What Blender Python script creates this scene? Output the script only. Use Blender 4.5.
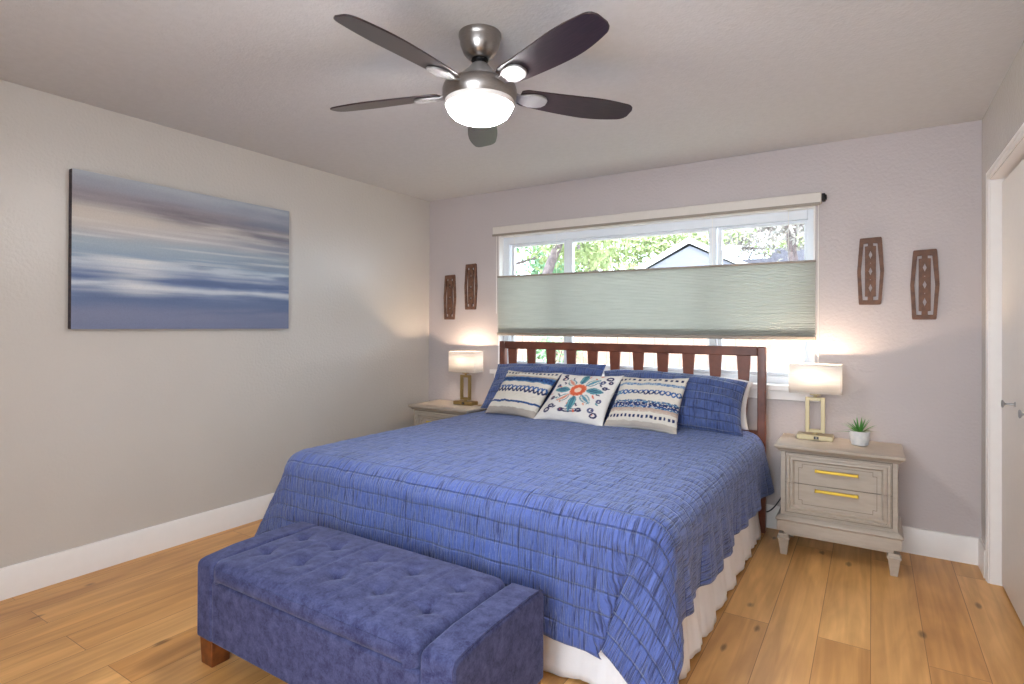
import bpy, bmesh, math, random
from mathutils import Vector, Matrix, noise
random.seed(7)
D = bpy.data
S = bpy.context.scene
COL = S.collection
for o in list(D.objects):
    D.objects.remove(o)
PI = math.pi
R = math.radians

# ------------------------------------------------------------------ camera
W, H, L = 3.955, 2.44, 4.75            # room width (x), height, length (y from 0 to -L)
cd = D.cameras.new('camera'); cam = D.objects.new('camera', cd); COL.objects.link(cam)
cd.sensor_width = 36; cd.lens = 566.33 / 1024 * 36
cd.shift_y = -(342 - 323.23) / 1024
cd.clip_start = 0.05
fw = Vector((-0.5364, 0.8439, 0.0044)); rt = Vector((0.8439, 0.5364, 0.0049))
fw.normalize(); rt = (rt - fw * rt.dot(fw)).normalized(); up = rt.cross(fw)
m = Matrix((rt, up, -fw)).transposed().to_4x4(); m.translation = Vector((3.4484, -3.9997, 1.2976))
cam.matrix_world = m
S.camera = cam

# ------------------------------------------------------------------ view, world, big lights
S.view_settings.view_transform = 'Standard'; S.view_settings.look = 'None'
S.view_settings.gamma = 1; S.view_settings.use_curve_mapping = False
S.view_settings.exposure = 0.28
wd = D.worlds.new('sky'); S.world = wd; wd.use_nodes = True
wt = wd.node_tree; bg = wt.nodes['Background']
bg.inputs[0].default_value = (0.80, 0.90, 1.0, 1); bg.inputs[1].default_value = 7.0

def light(name, kind, energy, loc, color=(1, 1, 1), size=None, size_y=None, rot=(0, 0, 0), parent=None):
    ld = D.lights.new(name, kind); ld.energy = energy; ld.color = color
    if kind == 'AREA':
        ld.shape = 'RECTANGLE'; ld.size = size; ld.size_y = size_y or size
    elif kind == 'SUN':
        ld.angle = R(1)
    else:
        ld.shadow_soft_size = size or .03
    o = D.objects.new(name, ld); COL.objects.link(o); o.location = loc; o.rotation_euler = rot
    if parent: o.parent = parent
    return o

light('sun', 'SUN', 5.0, (6, -2, 8), (1, .95, .86), rot=(R(38), R(32), 0))
# added fill light, shining +y through the made-up opening behind the camera
light('front_fill_light', 'AREA', 24, (2.95, -L - .20, 1.35), (.96, .98, 1.0), 1.5, 1.5, rot=(R(90), 0, 0))
pl = light('window_portal', 'AREA', 1, (1.955, .20, 1.5), size=2.35, size_y=1.1, rot=(R(-90), 0, 0))
pl.data.cycles.is_portal = True
light('window_daylight', 'AREA', 60, (1.955, .75, 2.75), (.93, .97, 1.0), 2.6, 1.2, rot=(R(-58), 0, 0))

# ------------------------------------------------------------------ materials
def lin(c):
    return tuple(((x / 255) / 12.92 if x / 255 <= .04045 else ((x / 255 + .055) / 1.055) ** 2.4) for x in c)

def mat(name, rgb, rough=.5, metal=0., noise_amt=0., noise_scale=20., bump=0., bump_scale=80., rgb2=None,
        coat=0., spec=.5, stretch=None, trans=0., sheen=0.):
    """procedural principled material: base colour varied by noise, optional noise bump. rgb in sRGB 0..255."""
    M = D.materials.new(name); M.use_nodes = True; nt = M.node_tree; b = nt.nodes['Principled BSDF']
    c = lin(rgb)
    b.inputs['Roughness'].default_value = rough; b.inputs['Metallic'].default_value = metal
    b.inputs['Specular IOR Level'].default_value = spec
    b.inputs['Coat Weight'].default_value = coat
    b.inputs['Transmission Weight'].default_value = trans
    b.inputs['Sheen Weight'].default_value = sheen
    tc = nt.nodes.new('ShaderNodeTexCoord'); mp = nt.nodes.new('ShaderNodeMapping')
    nt.links.new(tc.outputs['Object'], mp.inputs[0])
    if stretch: mp.inputs['Scale'].default_value = stretch
    n = nt.nodes.new('ShaderNodeTexNoise'); n.inputs['Scale'].default_value = noise_scale; n.inputs['Detail'].default_value = 4
    nt.links.new(mp.outputs[0], n.inputs[0])
    mx = nt.nodes.new('ShaderNodeMix'); mx.data_type = 'RGBA'
    c2 = lin(rgb2) if rgb2 else tuple(x * (1 - noise_amt) for x in c)
    rp = nt.nodes.new('ShaderNodeMapRange'); rp.inputs[1].default_value = .35; rp.inputs[2].default_value = .65
    nt.links.new(n.outputs[0], rp.inputs[0]); nt.links.new(rp.outputs[0], mx.inputs[0])
    mx.inputs[6].default_value = (*c, 1); mx.inputs[7].default_value = (*c2, 1)
    nt.links.new(mx.outputs[2], b.inputs['Base Color'])
    if bump:
        n2 = nt.nodes.new('ShaderNodeTexNoise'); n2.inputs['Scale'].default_value = bump_scale; n2.inputs['Detail'].default_value = 3
        nt.links.new(mp.outputs[0], n2.inputs[0])
        bp = nt.nodes.new('ShaderNodeBump'); bp.inputs['Strength'].default_value = bump; bp.inputs['Distance'].default_value = .01
        nt.links.new(n2.outputs[0], bp.inputs['Height']); nt.links.new(bp.outputs[0], b.inputs['Normal'])
    return M

def emit(M, rgb, strength):
    b = M.node_tree.nodes['Principled BSDF']
    b.inputs['Emission Color'].default_value = (*rgb, 1); b.inputs['Emission Strength'].default_value = strength
    return M

def nd(nt, t, **kw):
    n = nt.nodes.new(t)
    for k, v in kw.items(): setattr(n, k, v)
    return n

def math_n(nt, op, a, b=None, c=None):
    n = nt.nodes.new('ShaderNodeMath'); n.operation = op
    for i, v in enumerate((a, b, c)):
        if v is None: continue
        if isinstance(v, (int, float)): n.inputs[i].default_value = v
        else: nt.links.new(v, n.inputs[i])
    return n.outputs[0]

M = {}
M['wall'] = mat('wall_paint', (196, 190, 183), .27, noise_amt=.03, noise_scale=2, bump=.24, bump_scale=60, spec=.5)
M['wall_back'] = mat('wall_paint_taupe', (190, 181, 180), .5, noise_amt=.03, noise_scale=2, bump=.3, bump_scale=60, spec=.4)
M['ceiling'] = mat('ceiling_paint', (203, 202, 202), .8, noise_amt=.04, noise_scale=30, bump=.25, bump_scale=85, spec=.2)
M['trim'] = mat('trim_paint', (236, 231, 227), .35, noise_amt=.02)
M['vinyl'] = mat('window_vinyl', (226, 230, 236), .35, noise_amt=.02)
M['door'] = mat('door_paint', (226, 219, 212), .4, noise_amt=.02)
M['nickel'] = mat('brushed_nickel', (158, 152, 148), .3, 1., noise_amt=.15, noise_scale=60, stretch=(1, 1, 12))
M['bracket'] = mat('satin_silver', (170, 168, 168), .5, .7, noise_amt=.08)
M['dark_metal'] = mat('dark_metal', (40, 38, 38), .4, .8, noise_amt=.1)
M['blade'] = mat('blade_wood', (50, 33, 36), .34, noise_amt=.55, noise_scale=14, stretch=(1, 14, 1), coat=.35)
M['bed_wood'] = mat('bed_wood', (118, 64, 44), .38, noise_scale=9, rgb2=(88, 44, 30), stretch=(1, 6, 1), coat=.2)
M['leg_wood'] = mat('bench_leg_wood', (128, 72, 34), .35, rgb2=(92, 48, 24), noise_scale=25)
M['plaque'] = mat('plaque_wood', (118, 82, 62), .6, rgb2=(88, 60, 46), noise_scale=30, bump=.2)
M['ns'] = mat('nightstand_paint', (176, 165, 152), .42, rgb2=(169, 158, 145), noise_scale=12, stretch=(1, 5, 5))
M['nsgroove'] = mat('nightstand_groove', (112, 103, 92), .6)
M['brass'] = mat('brass', (214, 188, 84), .34, 1., noise_amt=.1)
M['champagne'] = mat('champagne_metal', (186, 172, 138), .45, .6, noise_amt=.06)
M['gold'] = mat('antique_gold', (160, 134, 84), .45, .7, noise_amt=.06)
M['black'] = mat('black_plastic', (22, 22, 24), .4)
M['cord'] = mat('cord_rubber', (30, 32, 40), .5)
M['sheet'] = mat('white_cotton', (232, 226, 224), .85, noise_amt=.05, noise_scale=8, bump=.15, bump_scale=300)
M['skirt'] = mat('skirt_cotton', (244, 244, 248), .85, noise_amt=.05, noise_scale=8, bump=.1, bump_scale=200)
M['mattress'] = mat('mattress_ticking', (225, 222, 216), .8, noise_amt=.05)
M['pot'] = mat('white_ceramic', (226, 224, 222), .4, rgb2=(206, 206, 208), noise_scale=30)
M['soil'] = mat('soil', (70, 52, 38), .9, noise_amt=.4, bump=.5)
M['leaf'] = mat('succulent_leaf', (92, 158, 70), .45, rgb2=(54, 112, 48), noise_scale=18)
M['leaf2'] = mat('succulent_leaf_tip', (150, 150, 110), .5, rgb2=(120, 130, 80), noise_scale=18)
M['rail'] = mat('blind_rail', (216, 209, 200), .45, noise_amt=.03)
M['toprail'] = mat('blind_thin_rail', (150, 140, 128), .5, noise_amt=.05)
M['string'] = mat('blind_cord', (235, 232, 226), .7)
M['canvas_edge'] = mat('canvas_edge', (70, 58, 62), .8, rgb2=(44, 40, 50), noise_scale=6, stretch=(1, 1, 10))

# outdoors
M['bark'] = mat('tree_bark', (128, 112, 112), .9, rgb2=(92, 80, 82), noise_scale=14, bump=.5, bump_scale=20)
M['foliage'] = mat('foliage', (186, 194, 140), .7, rgb2=(140, 156, 104), noise_scale=3)
M['foliage2'] = mat('foliage_green', (160, 196, 156), .7, rgb2=(122, 160, 118), noise_scale=3)
M['foliage3'] = mat('foliage_grey', (160, 152, 146), .7, rgb2=(128, 122, 116), noise_scale=3)
M['shingle'] = mat('shingle', (104, 102, 112), .9, rgb2=(84, 82, 92), noise_scale=18)
M['fascia'] = mat('house_fascia', (236, 238, 242), .6)
M['fence'] = mat('fence_wood', (196, 160, 140), .8, rgb2=(164, 128, 112), noise_scale=6, stretch=(6, 6, 1))
M['grass'] = mat('lawn', (140, 138, 118), .95, rgb2=(116, 118, 94), noise_scale=9, bump=.4)
M['exterior'] = mat('stucco', (200, 192, 180), .9, noise_amt=.05)

def siding():
    X = mat('house_siding', (150, 150, 164), .7, noise_amt=.05); nt = X.node_tree; b = nt.nodes['Principled BSDF']
    tc = nd(nt, 'ShaderNodeTexCoord'); sp = nd(nt, 'ShaderNodeSeparateXYZ'); nt.links.new(tc.outputs['Object'], sp.inputs[0])
    f = math_n(nt, 'FRACT', math_n(nt, 'MULTIPLY', sp.outputs[2], 9.0))
    bp = nd(nt, 'ShaderNodeBump'); bp.inputs['Strength'].default_value = 1; bp.inputs['Distance'].default_value = .03
    nt.links.new(f, bp.inputs['Height']); nt.links.new(bp.outputs[0], b.inputs['Normal'])
    return X
M['siding'] = siding()

def glass():
    X = D.materials.new('window_glass'); X.use_nodes = True; nt = X.node_tree
    for n in list(nt.nodes): nt.nodes.remove(n)
    out = nd(nt, 'ShaderNodeOutputMaterial'); t = nd(nt, 'ShaderNodeBsdfTransparent'); g = nd(nt, 'ShaderNodeBsdfGlossy')
    t.inputs[0].default_value = (.93, .96, .97, 1); g.inputs['Roughness'].default_value = .03
    mx = nd(nt, 'ShaderNodeMixShader'); mx.inputs[0].default_value = .05
    nt.links.new(t.outputs[0], mx.inputs[1]); nt.links.new(g.outputs[0], mx.inputs[2]); nt.links.new(mx.outputs[0], out.inputs[0])
    return X
M['glass'] = glass()

def floor_mat():
    X = D.materials.new('oak_floor'); X.use_nodes = True; nt = X.node_tree; b = nt.nodes['Principled BSDF']
    tc = nd(nt, 'ShaderNodeTexCoord'); mp = nd(nt, 'ShaderNodeMapping'); nt.links.new(tc.outputs['Object'], mp.inputs[0])
    sx = nd(nt, 'ShaderNodeSeparateXYZ'); cx = nd(nt, 'ShaderNodeCombineXYZ'); nt.links.new(mp.outputs[0], sx.inputs[0])
    nt.links.new(math_n(nt, 'ADD', sx.outputs[1], 20.0), cx.inputs[0]); nt.links.new(math_n(nt, 'ADD', sx.outputs[0], 1.88 * 2 - .062), cx.inputs[1])
    br = nd(nt, 'ShaderNodeTexBrick'); nt.links.new(cx.outputs[0], br.inputs[0])
    br.offset = .37; br.offset_frequency = 2; br.squash = 1
    br.inputs['Scale'].default_value = 1; br.inputs['Brick Width'].default_value = 1.7; br.inputs['Row Height'].default_value = .188
    br.inputs['Mortar Size'].default_value = .0014; br.inputs['Mortar Smooth'].default_value = .3; br.inputs['Bias'].default_value = 0
    br.inputs['Color1'].default_value = (*lin((232, 184, 122)), 1); br.inputs['Color2'].default_value = (*lin((210, 156, 94)), 1)
    br.inputs['Mortar'].default_value = (*lin((150, 104, 62)), 1)
    # per-plank offset for the grain
    ad = nd(nt, 'ShaderNodeVectorMath', operation='MULTIPLY_ADD'); nt.links.new(br.outputs['Color'], ad.inputs[0])
    ad.inputs[1].default_value = (9, 9, 9); nt.links.new(tc.outputs['Object'], ad.inputs[2])
    m2 = nd(nt, 'ShaderNodeMapping'); nt.links.new(ad.outputs[0], m2.inputs[0]); m2.inputs['Scale'].default_value = (26, 1.4, 1)
    n = nd(nt, 'ShaderNodeTexNoise'); nt.links.new(m2.outputs[0], n.inputs[0]); n.inputs['Scale'].default_value = 1; n.inputs['Detail'].default_value = 6; n.inputs['Distortion'].default_value = .8
    m3 = nd(nt, 'ShaderNodeMapping'); nt.links.new(ad.outputs[0], m3.inputs[0]); m3.inputs['Scale'].default_value = (4.5, 1.1, 1)
    n3 = nd(nt, 'ShaderNodeTexNoise'); nt.links.new(m3.outputs[0], n3.inputs[0]); n3.inputs['Scale'].default_value = 1; n3.inputs['Detail'].default_value = 3; n3.inputs['Distortion'].default_value = 1.5
    mx = nd(nt, 'ShaderNodeMix', data_type='RGBA', blend_type='MULTIPLY'); mx.inputs[0].default_value = 1
    nt.links.new(br.outputs['Color'], mx.inputs[6])
    cr = nd(nt, 'ShaderNodeValToRGB'); nt.links.new(n.outputs[0], cr.inputs[0])
    cr.color_ramp.elements[0].position = .3; cr.color_ramp.elements[0].color = (.80, .74, .66, 1)
    cr.color_ramp.elements[1].position = .68; cr.color_ramp.elements[1].color = (1.04, 1.03, 1.0, 1)
    nt.links.new(cr.outputs[0], mx.inputs[7])
    mx2 = nd(nt, 'ShaderNodeMix', data_type='RGBA', blend_type='MULTIPLY'); mx2.inputs[0].default_value = 1
    cr2 = nd(nt, 'ShaderNodeValToRGB'); nt.links.new(n3.outputs[0], cr2.inputs[0])
    cr2.color_ramp.elements[0].position = .3; cr2.color_ramp.elements[0].color = (.80, .74, .68, 1)
    cr2.color_ramp.elements[1].position = .62; cr2.color_ramp.elements[1].color = (1.06, 1.04, 1.0, 1)
    nt.links.new(mx.outputs[2], mx2.inputs[6]); nt.links.new(cr2.outputs[0], mx2.inputs[7])
    # knots
    m4 = nd(nt, 'ShaderNodeMapping'); nt.links.new(tc.outputs['Object'], m4.inputs[0]); m4.inputs['Scale'].default_value = (2.0, .85, 1)
    vo = nd(nt, 'ShaderNodeTexVoronoi', voronoi_dimensions='2D'); nt.links.new(m4.outputs[0], vo.inputs[0]); vo.inputs['Scale'].default_value = 1.5
    wob = math_n(nt, 'ADD', vo.outputs['Distance'], math_n(nt, 'MULTIPLY', math_n(nt, 'SUBTRACT', n.outputs[0], .5), .12))
    kn = nd(nt, 'ShaderNodeMapRange'); nt.links.new(wob, kn.inputs[0]); kn.inputs[1].default_value = .018; kn.inputs[2].default_value = .05
    kn.inputs[3].default_value = .42; kn.inputs[4].default_value = 1
    mx3 = nd(nt, 'ShaderNodeMix', data_type='RGBA', blend_type='MULTIPLY'); mx3.inputs[0].default_value = 1
    nt.links.new(mx2.outputs[2], mx3.inputs[6]); nt.links.new(kn.outputs[0], mx3.inputs[7])
    nt.links.new(mx3.outputs[2], b.inputs['Base Color'])
    b.inputs['Roughness'].default_value = .38; b.inputs['Specular IOR Level'].default_value = .4
    bp = nd(nt, 'ShaderNodeBump'); bp.inputs['Strength'].default_value = .25; bp.inputs['Distance'].default_value = .003
    nt.links.new(math_n(nt, 'SUBTRACT', n.outputs[0], math_n(nt, 'MULTIPLY', br.outputs['Fac'], 2)), bp.inputs['Height'])
    nt.links.new(bp.outputs[0], b.inputs['Normal'])
    return X
M['floor'] = floor_mat()

def quilt_mat(name, base, dark, seam_u=.078, seam_v=.074):
    """quilted cotton: crinkle lines running along v, stitched rows across u, from the cloth's own UV (metres)."""
    X = D.materials.new(name); X.use_nodes = True; nt = X.node_tree; b = nt.nodes['Principled BSDF']
    uv = nd(nt, 'ShaderNodeUVMap'); sp = nd(nt, 'ShaderNodeSeparateXYZ'); nt.links.new(uv.outputs[0], sp.inputs[0])
    wn = nd(nt, 'ShaderNodeTexNoise'); nt.links.new(uv.outputs[0], wn.inputs[0]); wn.inputs['Scale'].default_value = 7; wn.inputs['Detail'].default_value = 2
    wob = math_n(nt, 'MULTIPLY', math_n(nt, 'SUBTRACT', wn.outputs[0], .5), .012)
    u = math_n(nt, 'ADD', sp.outputs[0], wob); v = math_n(nt, 'ADD', sp.outputs[1], wob)
    def seam(x, period, width):
        f = math_n(nt, 'PINGPONG', math_n(nt, 'ADD', x, 10), period / 2)      # 0 at the seam
        r = nd(nt, 'ShaderNodeMapRange'); nt.links.new(f, r.inputs[0]); r.inputs[1].default_value = 0; r.inputs[2].default_value = width
        r.interpolation_type = 'SMOOTHSTEP'
        return r.outputs[0]                                                     # 0 at the seam, 1 away
    su = seam(u, seam_u, .005); sv = seam(v, seam_v, .007)
    mp = nd(nt, 'ShaderNodeMapping'); nt.links.new(uv.outputs[0], mp.inputs[0]); mp.inputs['Scale'].default_value = (150, 10, 1)
    cn = nd(nt, 'ShaderNodeTexNoise'); nt.links.new(mp.outputs[0], cn.inputs[0]); cn.inputs['Scale'].default_value = 1; cn.inputs['Detail'].default_value = 2.5; cn.inputs['Distortion'].default_value = .5
    mp2 = nd(nt, 'ShaderNodeMapping'); nt.links.new(uv.outputs[0], mp2.inputs[0]); mp2.inputs['Scale'].default_value = (22, 30, 1)
    cn2 = nd(nt, 'ShaderNodeTexNoise'); nt.links.new(mp2.outputs[0], cn2.inputs[0]); cn2.inputs['Scale'].default_value = 1.6; cn2.inputs['Detail'].default_value = 3
    mpb = nd(nt, 'ShaderNodeMapping'); nt.links.new(uv.outputs[0], mpb.inputs[0]); mpb.inputs['Scale'].default_value = (5, 1.2, 1)
    cb = nd(nt, 'ShaderNodeTexNoise'); nt.links.new(mpb.outputs[0], cb.inputs[0]); cb.inputs['Scale'].default_value = 1; cb.inputs['Detail'].default_value = 2
    cr = nd(nt, 'ShaderNodeMapRange'); nt.links.new(cn.outputs[0], cr.inputs[0]); cr.inputs[1].default_value = .36; cr.inputs[2].default_value = .52
    # height
    h = math_n(nt, 'ADD', math_n(nt, 'MULTIPLY', cr.outputs[0], .45), math_n(nt, 'MULTIPLY', cn2.outputs[0], .5))
    h = math_n(nt, 'ADD', h, math_n(nt, 'MULTIPLY', su, .35)); h = math_n(nt, 'ADD', h, math_n(nt, 'MULTIPLY', sv, .8))
    bp = nd(nt, 'ShaderNodeBump'); bp.inputs['Strength'].default_value = 1.0; bp.inputs['Distance'].default_value = .008
    nt.links.new(h, bp.inputs['Height']); nt.links.new(bp.outputs[0], b.inputs['Normal'])
    # crease shade put into the colour: stitched lines and crinkles are darker
    k = math_n(nt, 'MULTIPLY', math_n(nt, 'ADD', math_n(nt, 'MULTIPLY', su, .28), .72), math_n(nt, 'ADD', math_n(nt, 'MULTIPLY', sv, .38), .62))
    k = math_n(nt, 'MULTIPLY', k, math_n(nt, 'ADD', math_n(nt, 'MULTIPLY', cr.outputs[0], .68), .32))
    k = math_n(nt, 'MULTIPLY', k, math_n(nt, 'ADD', math_n(nt, 'MULTIPLY', cb.outputs[0], .5), .75))
    mx = nd(nt, 'ShaderNodeMix', data_type='RGBA'); nt.links.new(k, mx.inputs[0])
    mx.inputs[6].default_value = (*lin(dark), 1); mx.inputs[7].default_value = (*lin(base), 1)
    nt.links.new(mx.outputs[2], b.inputs['Base Color'])
    b.inputs['Roughness'].default_value = .58; b.inputs['Sheen Weight'].default_value = .4; b.inputs['Sheen Roughness'].default_value = .45; b.inputs['Sheen Tint'].default_value = (.7, .8, 1, 1)
    b.inputs['Specular IOR Level'].default_value = .4
    return X
M['quilt'] = quilt_mat('blue_quilt', (82, 102, 172), (12, 18, 58))
M['sham'] = quilt_mat('blue_sham', (72, 92, 148), (24, 34, 76), .075, .055)

def velvet():
    X = D.materials.new('navy_velvet'); X.use_nodes = True; nt = X.node_tree; b = nt.nodes['Principled BSDF']
    tc = nd(nt, 'ShaderNodeTexCoord')
    n = nd(nt, 'ShaderNodeTexNoise'); nt.links.new(tc.outputs['Object'], n.inputs[0]); n.inputs['Scale'].default_value = 24; n.inputs['Detail'].default_value = 8; n.inputs['Roughness'].default_value = .72; n.inputs['Distortion'].default_value = .3
    n2 = nd(nt, 'ShaderNodeTexNoise'); nt.links.new(tc.outputs['Object'], n2.inputs[0]); n2.inputs['Scale'].default_value = 170; n2.inputs['Detail'].default_value = 2
    f = math_n(nt, 'ADD', math_n(nt, 'MULTIPLY', n.outputs[0], .8), math_n(nt, 'MULTIPLY', n2.outputs[0], .2))
    cr = nd(nt, 'ShaderNodeValToRGB'); nt.links.new(f, cr.inputs[0])
    cr.color_ramp.elements[0].position = .36; cr.color_ramp.elements[0].color = (*lin((42, 44, 80)), 1)
    cr.color_ramp.elements[1].position = .66; cr.color_ramp.elements[1].color = (*lin((84, 90, 130)), 1)
    nt.links.new(cr.outputs[0], b.inputs['Base Color'])
    b.inputs['Roughness'].default_value = .8; b.inputs['Sheen Weight'].default_value = .25; b.inputs['Sheen Roughness'].default_value = .4
    b.inputs['Sheen Tint'].default_value = (.6, .65, .9, 1); b.inputs['Specular IOR Level'].default_value = .15
    bp = nd(nt, 'ShaderNodeBump'); bp.inputs['Strength'].default_value = .3; bp.inputs['Distance'].default_value = .003
    nt.links.new(f, bp.inputs['Height']); nt.links.new(bp.outputs[0], b.inputs['Normal'])
    return X
M['velvet'] = velvet()

def vcol_mat(name, rough=.8, bump=.3, bump_scale=350):
    """surface whose printed pattern is stored on the mesh"""
    X = D.materials.new(name); X.use_nodes = True; nt = X.node_tree; b = nt.nodes['Principled BSDF']
    a = nd(nt, 'ShaderNodeAttribute', attribute_name='print'); tc = nd(nt, 'ShaderNodeTexCoord')
    n = nd(nt, 'ShaderNodeTexNoise'); nt.links.new(tc.outputs['Object'], n.inputs[0]); n.inputs['Scale'].default_value = bump_scale
    mx = nd(nt, 'ShaderNodeMix', data_type='RGBA', blend_type='MULTIPLY'); mx.inputs[0].default_value = .25
    nt.links.new(a.outputs['Color'], mx.inputs[6]); nt.links.new(n.outputs[0], mx.inputs[7])
    nt.links.new(mx.outputs[2], b.inputs['Base Color']); b.inputs['Roughness'].default_value = rough
    b.inputs['Specular IOR Level'].default_value = .3
    bp = nd(nt, 'ShaderNodeBump'); bp.inputs['Strength'].default_value = bump; bp.inputs['Distance'].default_value = .002
    nt.links.new(n.outputs[0], bp.inputs['Height']); nt.links.new(bp.outputs[0], b.inputs['Normal'])
    return X
M['print_linen'] = vcol_mat('printed_linen')
M['print_canvas'] = vcol_mat('printed_canvas', .55, .15, 260)

def shade_mat(name, rgb, translucency, pleat=0.):
    X = D.materials.new(name); X.use_nodes = True; nt = X.node_tree
    for n in list(nt.nodes): nt.nodes.remove(n)
    out = nd(nt, 'ShaderNodeOutputMaterial'); d = nd(nt, 'ShaderNodeBsdfDiffuse'); t = nd(nt, 'ShaderNodeBsdfTranslucent')
    tc = nd(nt, 'ShaderNodeTexCoord'); mp = nd(nt, 'ShaderNodeMapping'); nt.links.new(tc.outputs['Object'], mp.inputs[0]); mp.inputs['Scale'].default_value = (6, 6, 160)
    n = nd(nt, 'ShaderNodeTexNoise'); nt.links.new(mp.outputs[0], n.inputs[0]); n.inputs['Scale'].default_value = 1; n.inputs['Detail'].default_value = 3
    mc = nd(nt, 'ShaderNodeMix', data_type='RGBA'); nt.links.new(n.outputs[0], mc.inputs[0])
    c = lin(rgb); mc.inputs[6].default_value = (*[x * .86 for x in c], 1); mc.inputs[7].default_value = (*[min(1, x * 1.12) for x in c], 1)
    nt.links.new(mc.outputs[2], d.inputs[0]); nt.links.new(mc.outputs[2], t.inputs[0])
    mx = nd(nt, 'ShaderNodeMixShader'); mx.inputs[0].default_value = translucency
    nt.links.new(d.outputs[0], mx.inputs[1]); nt.links.new(t.outputs[0], mx.inputs[2]); nt.links.new(mx.outputs[0], out.inputs[0])
    return X
M['blind'] = shade_mat('blind_fabric', (205, 206, 200), .54)
M['lampshade'] = shade_mat('lampshade_linen', (252, 246, 242), .8)

# ------------------------------------------------------------------ mesh helpers
def tag(o, label=None, cat=None, group=None, kind=None):
    if label: o['label'] = label
    if cat: o['category'] = cat
    if group: o['group'] = group
    if kind: o['kind'] = kind
    return o

def empty(name, loc, rz=0., **kw):
    o = D.objects.new(name, None); COL.objects.link(o); o.location = loc; o.rotation_euler = (0, 0, rz)
    o.empty_display_size = .1
    return tag(o, **kw)

def link(name, bm, material, parent=None, smooth=40, bevel=0., seg=2, subd=0, loc=None):
    me = D.meshes.new(name); bm.normal_update(); bm.to_mesh(me); bm.free()
    for mm in (material if isinstance(material, (list, tuple)) else [material]): me.materials.append(mm)
    if smooth:
        me.polygons.foreach_set('use_smooth', [True] * len(me.polygons))
        me.set_sharp_from_angle(angle=R(smooth))
    o = D.objects.new(name, me); COL.objects.link(o)
    if parent: o.parent = parent
    if loc: o.location = loc
    if bevel:
        b = o.modifiers.new('bevel', 'BEVEL'); b.width = bevel; b.segments = seg; b.limit_method = 'ANGLE'; b.angle_limit = R(35)
        b.harden_normals = False
    if subd:
        s = o.modifiers.new('subd', 'SUBSURF'); s.levels = subd; s.render_levels = subd
    return o

def box(bm, x0, x1, y0, y1, z0, z1, mi=0):
    v = [bm.verts.new((x, y, z)) for z in (z0, z1) for y in (y0, y1) for x in (x0, x1)]
    for f in ((0, 2, 3, 1), (4, 5, 7, 6), (0, 1, 5, 4), (2, 6, 7, 3), (0, 4, 6, 2), (1, 3, 7, 5)):
        bm.faces.new([v[i] for i in f]).material_index = mi
    return v

def B(*boxes):
    bm = bmesh.new()
    for b in boxes: box(bm, *b)
    return bm

def loft(bm, rings, cap=True, closed=True):
    rr = [[bm.verts.new(p) for p in r] for r in rings]
    n = len(rr[0])
    for a, b in zip(rr, rr[1:]):
        for i in range(n if closed else n - 1):
            j = (i + 1) % n
            bm.faces.new((a[i], a[j], b[j], b[i]))
    if cap:
        bm.faces.new(list(reversed(rr[0]))); bm.faces.new(rr[-1])
    return rr

def lathe(bm, prof, seg=40, cx=0, cy=0, cap=True):
    return loft(bm, [[(cx + r * math.cos(2 * PI * k / seg), cy + r * math.sin(2 * PI * k / seg), z) for k in range(seg)] for r, z in prof], cap)

def tube(bm, pts, rad, seg=8, cap=True):
    pts = [Vector(p) for p in pts]; n = len(pts)
    rads = rad if isinstance(rad, (list, tuple)) else [rad] * n
    rings = []; prev = None
    for i, p in enumerate(pts):
        t = (pts[min(i + 1, n - 1)] - pts[max(i - 1, 0)]).normalized()
        a = prev if prev else (Vector((0, 0, 1)) if abs(t.z) < .9 else Vector((1, 0, 0)))
        a = (a - t * a.dot(t)).normalized(); b = t.cross(a); prev = a
        rings.append([p + (a * math.cos(2 * PI * k / seg) + b * math.sin(2 * PI * k / seg)) * rads[i] for k in range(seg)])
    loft(bm, rings, cap)

def rect_ring(hx, hy, z, cx=0, cy=0):
    return [(cx - hx, cy - hy, z), (cx + hx, cy - hy, z), (cx + hx, cy + hy, z), (cx - hx, cy + hy, z)]

def copy_tree(o, parent=None):
    kids = list(o.children)
    c = o.copy(); COL.objects.link(c)
    c.parent = parent
    for ch in kids: copy_tree(ch, c)
    return c

def fbm(x, y, z=0., o=4):
    return noise.fractal(Vector((x, y, z)), 1.0, 2.0, o)

# ------------------------------------------------------------------ room shell
T = .14
def st(name, bm, m_, **kw):
    o = link(name, bm, m_, **kw); o['kind'] = 'structure'; return o
WX0, WX1, WZ0, WZ1 = .765, 3.150, .925, 2.06       # window opening
DY0, DY1, DZ = -2.45, -.262, 2.055                # closet opening on the right wall
st('floor', B((-T, W + .6, -L - .1, T, -.1, 0)), M['floor'])
st('ceiling', B((-T, W + .6, -L - .9, T + .45, H, H + .12)), M['ceiling'])
st('wall_left', B((-T, 0, -L, T, 0, H)), M['wall'])
st('wall_back', B((0, WX0, 0, T, 0, H), (WX1, W + .6, 0, T, 0, H), (WX0, WX1, 0, T, 0, WZ0), (WX0, WX1, 0, T, WZ1, H)), M['wall_back'])
st('wall_right', B((W, W + .1, DY1, 0, 0, H), (W, W + .1, -L, DY0, 0, H), (W, W + .1, DY0, DY1, DZ, H), (W + .5, W + .6, -L, 0, 0, H)), M['wall'])
st('wall_front', B((0, 2.15, -L - T, -L, 0, H), (3.75, W + .6, -L - T, -L, 0, H), (2.15, 3.75, -L - T, -L, 2.10, H), (2.15, 3.75, -L - T, -L, 0, .60)), M['wall'])  # unseen wall; its opening is added to let the fill light in

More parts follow.
